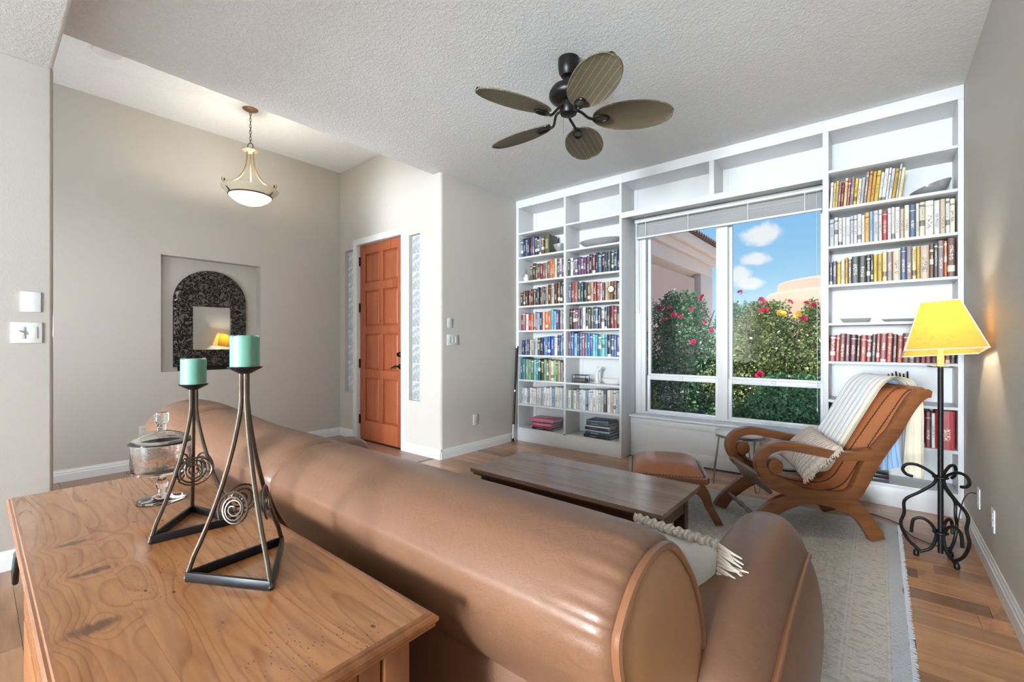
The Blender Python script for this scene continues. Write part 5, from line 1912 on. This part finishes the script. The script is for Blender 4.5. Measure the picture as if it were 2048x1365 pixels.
for k in range(5):
    a = math.radians(-38.1 + 72 * k)
    n = 40
    r0, r1 = .150, .646
    L = r1 - r0
    blade = MB()

    def bl_edge(t):
        # leaf outline: half width along the blade
        q = (.50 - t) / .50 if t < .50 else (t - .50) / .50
        return .122 * math.sqrt(max(0.0, 1 - q ** (2.0 if t < .5 else 2.3)))
    rows_ = 17

    def bfn(zo):
        def f(u, v):
            t = .004 + .992 * u
            w = bl_edge(t)
            return (r0 + L * t, (2 * v - 1) * w, zo + .010 * (1 - (2 * v - 1) ** 2) * 1.0)
        return f
    blade.grid(bfn(.003), 26, rows_)
    blade.grid(bfn(-.003), 26, rows_)
    o = blade.build('fan_blade', M_WV0 if k in (1, 3) else M_WV1, fan, smooth=True, angle=80)
    pitch = math.radians(-14)
    M = Matrix.Translation((0, 0, BZb)) @ Matrix.Rotation(a, 4, 'Z') @ Matrix.Rotation(pitch, 4, 'X')
    o.matrix_local = M
    # rim bound round the blade
    rim = []
    for i in range(40):
        t = i / 39
        tt = .016 + .968 * t
        rim.append((r0 + L * tt, bl_edge(tt), .0))
    rim += [(p[0], -p[1], 0) for p in rim[::-1]]
    MB().tube(rim, .0042, 6, closed=True).build('blade_rim', M_WV1, o, smooth=True)
    # blade iron: arm dropping from the motor, ending in an open loop
    iron = MB()
    pA = [(.050, 0, -.318 - BZb), (.085, .006, -.335 - BZb), (.122, -.006, -.006), (.155, 0, -.014)]
    iron.tube(cat_rom(pA, 5), .0085, 8)
    loop = [(.155 + .048 * (1 - math.cos(q)), .027 * math.sin(q), -.014) for q in [2 * PI * i / 28 for i in range(28)]]
    iron.tube(loop, .0085, 8, closed=True)
    io = iron.build('blade_iron', M_FAN, fan, smooth=True)
    io.matrix_local = M

# ================================================================== PENDANT
PX, PY = -4.720, 1.713
pd = empty('pendant_light', (PX, PY, ZF), 0, 'hanging bowl pendant with antique brass arms in the foyer', 'pendant light')
M_BRASS = simple('antique_cream_brass', C(176, 160, 124), .4, .55, var=.25, nscale=30)
M_DKBR = simple('dark_brass', C(86, 72, 56), .4, .7, var=.2)
MB().lathe([(.001, -.028), (.02, -.026), (.05, -.014), (.066, -.004), (.068, -.0005), (.001, -.0005)], 32).build('canopy', simple('copper_canopy', C(134, 104, 82), .4, .5), pd, smooth=True)
z = -.026
k = 0
while z > -.30:
    pts = []
    for q in range(14):
        an_ = 2 * PI * q / 14
        d = .0085 * math.cos(an_)
        pts.append(((d, 0) if k % 2 else (0, d)) + (z - .018 + .019 * math.sin(an_),))
    MB().tube(pts, .0024, 6, closed=True).build('chain_link', M_DKBR, pd, smooth=True)
    z -= .030
    k += 1
MB().tube([(.026 * math.cos(2 * PI * q / 24) * .77, .026 * math.cos(2 * PI * q / 24) * .64, -.358 + .028 * math.sin(2 * PI * q / 24)) for q in range(24)], .0042, 8, closed=True).build('hanging_ring', M_DKBR, pd, smooth=True)
MB().lathe([(.001, -.385), (.03, -.388), (.068, -.398), (.070, -.405), (.055, -.412), (.030, -.425), (.001, -.428)], 32).build('top_plate', M_BRASS, pd, smooth=True)
for q in range(3):
    a = math.radians(38 + 120 * q)
    ca, sa = math.cos(a), math.sin(a)
    prof = [(.030, -.415), (.032, -.49), (.045, -.57), (.075, -.645), (.118, -.705), (.170, -.745), (.216, -.768), (.244, -.772), (.256, -.755), (.248, -.740)]
    ar = MB().tube(cat_rom([(r * ca, r * sa, zz) for r, zz in prof], 5), .0085, 8).build('arm', M_BRASS, pd, smooth=True)
    MB().tube(cat_rom([(.238 * ca, .238 * sa, -.742), (.228 * ca, .228 * sa, -.79), (.194 * ca, .194 * sa, -.842), (.186 * ca, .186 * sa, -.846)], 4), .007, 7).build('bracket', M_DKBR, ar, smooth=True)
M_BOWLG, nt, b = new_mat('lit_alabaster_glass')
b.inputs['Base Color'].default_value = C(250, 244, 226)
b.inputs['Roughness'].default_value = .4
b.inputs['Emission Color'].default_value = (1, .93, .78, 1)
b.inputs['Emission Strength'].default_value = .55
b.inputs['Emission Strength'].default_value = .5
M_RIMG = simple('cream_alabaster_rim', C(238, 229, 202), .4, var=.05)
MB().lathe([(.001, -.940), (.055, -.934), (.108, -.915), (.155, -.885), (.180, -.860), (.186, -.846), (.178, -.846), (.150, -.878), (.10, -.906), (.001, -.930)], 48).build('glass_bowl', M_BOWLG, pd, smooth=True, angle=60)
MB().lathe([(.184, -.846), (.190, -.834), (.215, -.815), (.238, -.795), (.248, -.780), (.243, -.778), (.228, -.788), (.205, -.808), (.182, -.830), (.177, -.846)], 48, caps=False).build('flared_rim', M_RIMG, pd, smooth=True, angle=60)
MB().tube([(.187 * math.cos(2 * PI * q / 48), .187 * math.sin(2 * PI * q / 48), -.846) for q in range(48)], .006, 7, closed=True).build('ring_band', M_DKBR, pd, smooth=True)
pl2 = bpy.data.lights.new('pendant_bulb', 'POINT')
pl2.energy = 8
pl2.color = (1, .965, .90)
pl2.shadow_soft_size = .06
po2 = bpy.data.objects.new('pendant_bulb', pl2)
COL.objects.link(po2)
po2.location = (PX, PY, ZF - .80)

# ================================================================== ARCHED MIRROR in the niche
mr = empty('arched_mirror', (XM - .075, 1.652, NZ0), -.012, 'small mirror in dark embossed arched metal frame, standing in wall niche', 'mirror')
M_EMB, nt, b = new_mat('embossed_pewter')
co = tc(nt)
n1 = noise(nt, co, 15, 3, .5, 2.0)
n1s = sstep(nt, mth(nt, 'ABSOLUTE', mth(nt, 'SUBTRACT', n1, .5)), .0, .10)
nt.links.new(mixc(nt, n1s, C(46, 42, 42), C(116, 110, 107)), b.inputs['Base Color'])
b.inputs['Metallic'].default_value = .75
b.inputs['Roughness'].default_value = .36
bump(nt, b, n1s, 1.0, .02)
fw, fh, fr_ = .341, .72, .341
y0m, y1m = -fw, fw
outer = [(-fw, .045)] + [(fw * -math.cos(t), .735 + .345 * math.sin(t)) for t in [PI * i / 30 for i in range(31)]] + [(fw, .045)]
iy0, iy1, iz0, iz1 = -.176, .187, .217, .690
# frame as ring between outer outline and the square opening
no = len(outer)


def inner_for(p):
    y, z_ = p
    cyy, czz = (iy0 + iy1) / 2, (iz0 + iz1) / 2
    dy, dz = y - cyy, z_ - czz
    s = max(abs(dy) / ((iy1 - iy0) / 2), abs(dz) / ((iz1 - iz0) / 2))
    return (cyy + dy / s, czz + dz / s)


dense = []
for i in range(no):
    a, b_ = outer[i], outer[(i + 1) % no]
    m_ = 10 if i == no - 1 else (6 if i in (0, no - 2) else 1)
    for q in range(m_):
        dense.append((a[0] + (b_[0] - a[0]) * q / m_, a[1] + (b_[1] - a[1]) * q / m_))
mbf = MB()


def rg_(s, x):
    out = []
    for p in dense:
        q = inner_for(p)
        out.append((x, q[0] + (p[0] - q[0]) * s, q[1] + (p[1] - q[1]) * s))
    return out


mbf.loft([rg_(1.0, -.012), rg_(1.0, .008), rg_(.97, .016), rg_(.80, .020), rg_(.5, .020), rg_(.16, .016), rg_(.10, .020), rg_(.02, .018), rg_(0, .010), rg_(0, -.012)], caps=False)
mbf.build('embossed_frame', M_EMB, mr, smooth=True, angle=50)
MB().box(-.004, .004, iy0 - .004, iy1 + .004, iz0 - .004, iz1 + .004).build('mirror_glass', M_MIRROR, mr)
for (a0, a1, b0_, b1_) in ((iy0 - .022, iy0 + .004, iz0 - .022, iz1 + .022), (iy1 - .004, iy1 + .022, iz0 - .022, iz1 + .022), (iy0, iy1, iz0 - .022, iz0 + .004), (iy0, iy1, iz1 - .004, iz1 + .022)):
    MB().box(-.004, .022, a0, a1, b0_, b1_).build('inner_bead', M_EMB, mr, bevel=.004)
MB().box(-.016, -.006, -.30, .30, 0.0005, .9).build('backing_board', M_BLACK, mr)

# ================================================================== OUTSIDE
M_STUCCO = simple('pink_stucco', C(208, 186, 176), .9, var=.05, nscale=3, bmp=.35, bscale=60)
M_STUCCO2 = simple('tan_stucco', C(186, 152, 132), .9, var=.05, nscale=2, bmp=.3, bscale=40)
M_STUCCO3 = simple('mauve_stucco', C(196, 168, 156), .9, var=.05, nscale=2, bmp=.3, bscale=40)
M_ROOFTILE = simple('clay_roof_tile', C(120, 92, 84), .8, var=.2)
M_GRAVEL = simple('pale_gravel', C(220, 212, 202), .95, var=.25, nscale=60, bmp=.6, bscale=90)
g = MB().box(-60, 60, 4.97, 90, -.35, -.15)
g.box(-9, -3.7, YD + .2, 4.97, -.35, -.03)
struct('ground', g, M_GRAVEL)
# entry portico running out beside the window
po_ = empty('entry_portico', (-3.4, 8.0, -.15), 0, 'pink stucco entry portico with stepped cornice seen through left pane', 'portico')
PXF = -3.0
part(MB().box(PXF - .14, PXF, 10.13, 11.0, -.15, 2.75), 'pier', M_STUCCO, po_, bevel=.01)
part(MB().box(PXF - .35, PXF, 4.97, 5.6, -.15, 2.75), 'pier', M_STUCCO, po_, bevel=.01)
part(MB().box(PXF - .35, PXF, 4.97, 11.0, 2.75, 3.02), 'beam', M_STUCCO, po_, bevel=.012)
part(MB().box(PXF - .35, PXF + .07, 4.97, 11.07, 3.02, 3.18), 'lower_cornice', M_STUCCO, po_, bevel=.015)
part(MB().box(PXF - .35, PXF + .15, 4.97, 11.15, 3.18, 3.40), 'upper_cornice', M_STUCCO, po_, bevel=.015)
part(MB().box(PXF - 2.6, PXF - .1, 4.97, 11.0, 3.40, 3.48), 'roof_deck', M_STUCCO, po_)
part(MB().box(-5.95, -5.75, 4.97, 19.2, -.15, 6.0), 'far_wall', M_STUCCO3, po_)
tl = MB().loft([[(-.07 * math.cos(PI * q / 8) , x_, .07 * math.sin(PI * q / 8)) for q in range(9)] + [(.055 * math.cos(PI * q / 8), x_, .055 * math.sin(PI * q / 8)) for q in range(9)] for x_ in (0, 1)])
tl.v = [(y, x, z) for x, y, z in tl.v]
t_src = tl.build('roof_tile', M_ROOFTILE, po_)
for k in range(38):
    o = t_src if k == 0 else inst(t_src, 'roof_tile', po_)
    yy = 5.1 + k * .160
    o.location = (PXF - .55 + 3.4, yy - 8.0, 3.40 + .15 + .02)
    o.scale = (.78, 1, 1)
part(MB().box(PXF - 2.6, PXF + .1, 4.97, 11.12, 3.40, 3.425), 'roof_edge', M_STUCCO, po_)
# rounded adobe buildings beyond
tag(MB().lathe([(3.7, -.15), (3.72, 4.05), (3.66, 4.15), (3.5, 4.18), (.1, 4.20)], 64).build('adobe_building', M_STUCCO2, loc=(-.26, 26.26, 0), smooth=True, angle=50), 'rounded tan adobe building beyond the roses, taller one', 'building')
tag(MB().lathe([(2.6, -.15), (2.6, 2.70), (2.5, 2.80), (2.3, 2.82), (.1, 2.84)], 64).build('adobe_building', M_STUCCO2, loc=(-.38, 17.19, 0), smooth=True, angle=50), 'lower rounded tan adobe wall in front of the taller one', 'building')
# far garden wall behind the shrubs
tag(MB().box(-14, 14, 31, 31.3, -.15, 1.6).build('garden_wall', M_STUCCO2), 'low tan garden wall far behind the shrubs', 'wall')


def leaf_mat(name, c1, c2):
    m, nt, b = new_mat(name)
    co = nd(nt, 'ShaderNodeNewGeometry').outputs
    f = noise(nt, co['Position'], 7, 3)
    rnd = co['Random Per Island']
    col = mixc(nt, mth(nt, 'ADD', mth(nt, 'MULTIPLY', f, .5), mth(nt, 'MULTIPLY', rnd, .5)), c1, c2)
    nt.links.new(col, b.inputs['Base Color'])
    b.inputs['Roughness'].default_value = .45
    b.inputs['Subsurface Weight'].default_value = 0.0
    return m


M_LEAF1 = leaf_mat('rose_leaves_cool', C(40, 84, 62), C(112, 150, 104))
M_LEAF2 = leaf_mat('rose_leaves_warm', C(60, 80, 42), C(150, 154, 92))
M_LEAF3 = leaf_mat('dry_grass', C(150, 134, 80), C(206, 190, 130))
M_STEM = simple('brown_stem', C(92, 74, 54), .8)
M_ROSE = simple('magenta_petal', C(206, 40, 112), .6, var=.2, nscale=40)
M_ROSER = simple('crimson_petal', C(190, 34, 74), .6, var=.2, nscale=40)
M_LAMPGLINT = simple('yellow_lamp_glint', C(236, 196, 70), .6, var=.1)  # colour of the lamp's reflections in the window glass
rose = MB()
for j in range(12):
    a = j * 2.4
    rr = .012 + .0028 * j
    tilt = .25 + .07 * j
    c0 = Vector((rr * math.cos(a), rr * math.sin(a), .02 - .0014 * j))
    tx = Vector((-math.sin(a), math.cos(a), 0))
    up = Vector((math.cos(a) * tilt, math.sin(a) * tilt, 1)).normalized()
    w = .022 + .001 * j
    rose.add([c0 - tx * w * .6 - up * .012, c0 + tx * w * .6 - up * .012, c0 + tx * w + up * .014, c0 + up * .024, c0 - tx * w + up * .014], [(0, 1, 2, 3, 4)])
rose_me = rose.build('flower_source', M_ROSE)
ROSES = {}
for q, m_ in (('m', M_ROSE), ('r', M_ROSER), ('y', M_LAMPGLINT)):
    me = rose_me.data.copy()
    me.materials.clear()
    me.materials.append(m_)
    ROSES[q] = me
bpy.data.objects.remove(rose_me)


def shrub(loc, rx, ry, h, nleaf, mat, label, seed, flowers, holes=.0, lsize=.055, base=.03):
    rg = random.Random(seed)
    r = empty('rose_bush', loc, 0, label, 'shrub')
    mb = MB()
    for _ in range(int(nleaf * 2.8)):
        a = rg.uniform(0, 2 * PI)
        q = rg.random() ** .42
        zz = rg.uniform(base, 1)
        prof = (math.sin(PI * min(1, .25 + .70 * zz)) ** .6) * (1 - .25 * zz ** 3)
        lump = 1 + .22 * math.sin(3 * a + 7 * zz + seed) + .12 * math.sin(7 * a - 11 * zz)
        p = Vector((rx * q * prof * lump * math.cos(a), ry * q * prof * lump * math.sin(a), h * zz * (1 + .08 * math.sin(5 * a + seed) * (zz > .8)) ))
        d = Vector((rg.uniform(-1, 1), rg.uniform(-1, 1), rg.uniform(-.7, .7))).normalized()
        e = d.orthogonal().normalized()
        e = (Matrix.Rotation(rg.uniform(0, 2 * PI), 3, d) @ e)
        s = lsize * rg.uniform(.45, 1.0)
        mb.add([p, p + d * s * .5 + e * s * .32, p + d * s, p + d * s * .5 - e * s * .32], [(0, 1, 2, 3)])
    for _ in range(9):
        a = rg.uniform(0, 2 * PI)
        p0 = Vector((rx * rg.uniform(.1, .7) * math.cos(a), ry * rg.uniform(.1, .7) * math.sin(a), h * .86))
        d0 = Vector((rg.uniform(-.25, .25), rg.uniform(-.25, .25), 1)) * h * rg.uniform(.10, .22)
        for q in range(26):
            p = p0 + d0 * (q / 25) + Vector((rg.uniform(-.03, .03), rg.uniform(-.03, .03), 0))
            d = Vector((rg.uniform(-1, 1), rg.uniform(-1, 1), rg.uniform(-.3, .7))).normalized()
            e = (Matrix.Rotation(rg.uniform(0, 2 * PI), 3, d) @ d.orthogonal().normalized())
            s = lsize * rg.uniform(.5, .9)
            mb.add([p, p + d * s * .5 + e * s * .32, p + d * s, p + d * s * .5 - e * s * .32], [(0, 1, 2, 3)])
    f = mb.build('foliage', mat, r)
    f['kind'] = 'stuff'
    for k in range(6):
        a = rg.uniform(0, 2 * PI)
        t = rg.uniform(.3, .7)
        MB().tube(cat_rom([(.04 * math.cos(a), .04 * math.sin(a), 0), (.2 * rx * math.cos(a), .2 * ry * math.sin(a), h * .4), (t * rx * math.cos(a), t * ry * math.sin(a), h * .92)], 5), [.014] * 5 + [.010] * 5 + [.006], 6).build('stem', M_STEM, r, smooth=True)
    for (fx, fz, kind, fy, sc) in flowers:
        o = bpy.data.objects.new('flower', ROSES[kind])
        COL.objects.link(o)
        o.parent = r
        o.location = (fx - loc[0], fy - loc[1], fz - loc[2])
        o.scale = (sc * .62, sc * .62, sc * .62)
        o.rotation_euler = (rg.uniform(.6, 1.3), rg.uniform(-.4, .4), rg.uniform(-1, 1))
    return r


def fpt(u, v, y):
    a = (u - 1024) / 888
    s_, c_ = math.sin(math.radians(39.55)), math.cos(math.radians(39.55))
    t = y / (c_ + a * s_)
    return ((-s_ + a * c_) * t, 1.22 + (688 - v) / 888 * t)


def fl_(lst, y):
    out = []
    for (u, v, k, sc) in lst:
        x, z_ = fpt(u, v, y)
        out.append((x, z_, k, y, sc))
    return out


shrub((-2.35, 6.9, -.15), .78, .62, 2.02, 9500, M_LEAF1, 'big green rose bush with magenta blooms in front of the portico', 11,
      fl_([(1321, 618, 'm', 1.4), (1340, 617, 'r', 1.0), (1347, 632, 'm', 1.5), (1362, 635, 'm', 1.2), (1383, 620, 'm', 1.1), (1404, 597, 'r', 1.6), (1412, 645, 'm', 1.2), (1423, 663, 'm', 1.3), (1386, 687, 'm', 1.5), (1330, 640, 'm', 1.0)], 6.30))
shrub((-1.62, 7.3, -.15), .55, .5, 1.85, 5500, M_LEAF1, 'green rose bush behind the middle mullion', 23, [])
shrub((-1.15, 6.7, -.15), .70, .55, 1.80, 8500, M_LEAF2, 'olive green rose bush with crimson blooms in right pane', 37,
      fl_([(1522, 604, 'r', 1.6), (1528, 624, 'r', 1.7), (1480, 586, 'r', 1.0), (1580, 605, 'r', 1.0), (1520, 752, 'm', 1.6)], 6.20))
shrub((-.55, 7.0, -.15), .65, .55, 1.80, 8000, M_LEAF2, 'pale flowering rose bush at right edge of the window', 51,
      fl_([(1607, 640, 'r', 1.3), (1613, 607, 'r', 1.0), (1627, 612, 'r', 1.3), (1562, 630, 'y', 2.0), (1597, 632, 'y', 1.6)], 6.45))  # yellow ones stand in for lamp reflections in the pane
shrub((-2.55, 5.9, -.15), .35, .35, .75, 2500, M_LEAF3, 'low dry grass clump at left below the roses', 61, [], lsize=.06)
shrub((-.75, 6.05, -.15), .85, .40, .95, 5000, M_LEAF1, 'dark low shrub filling the lower right pane', 71, [])
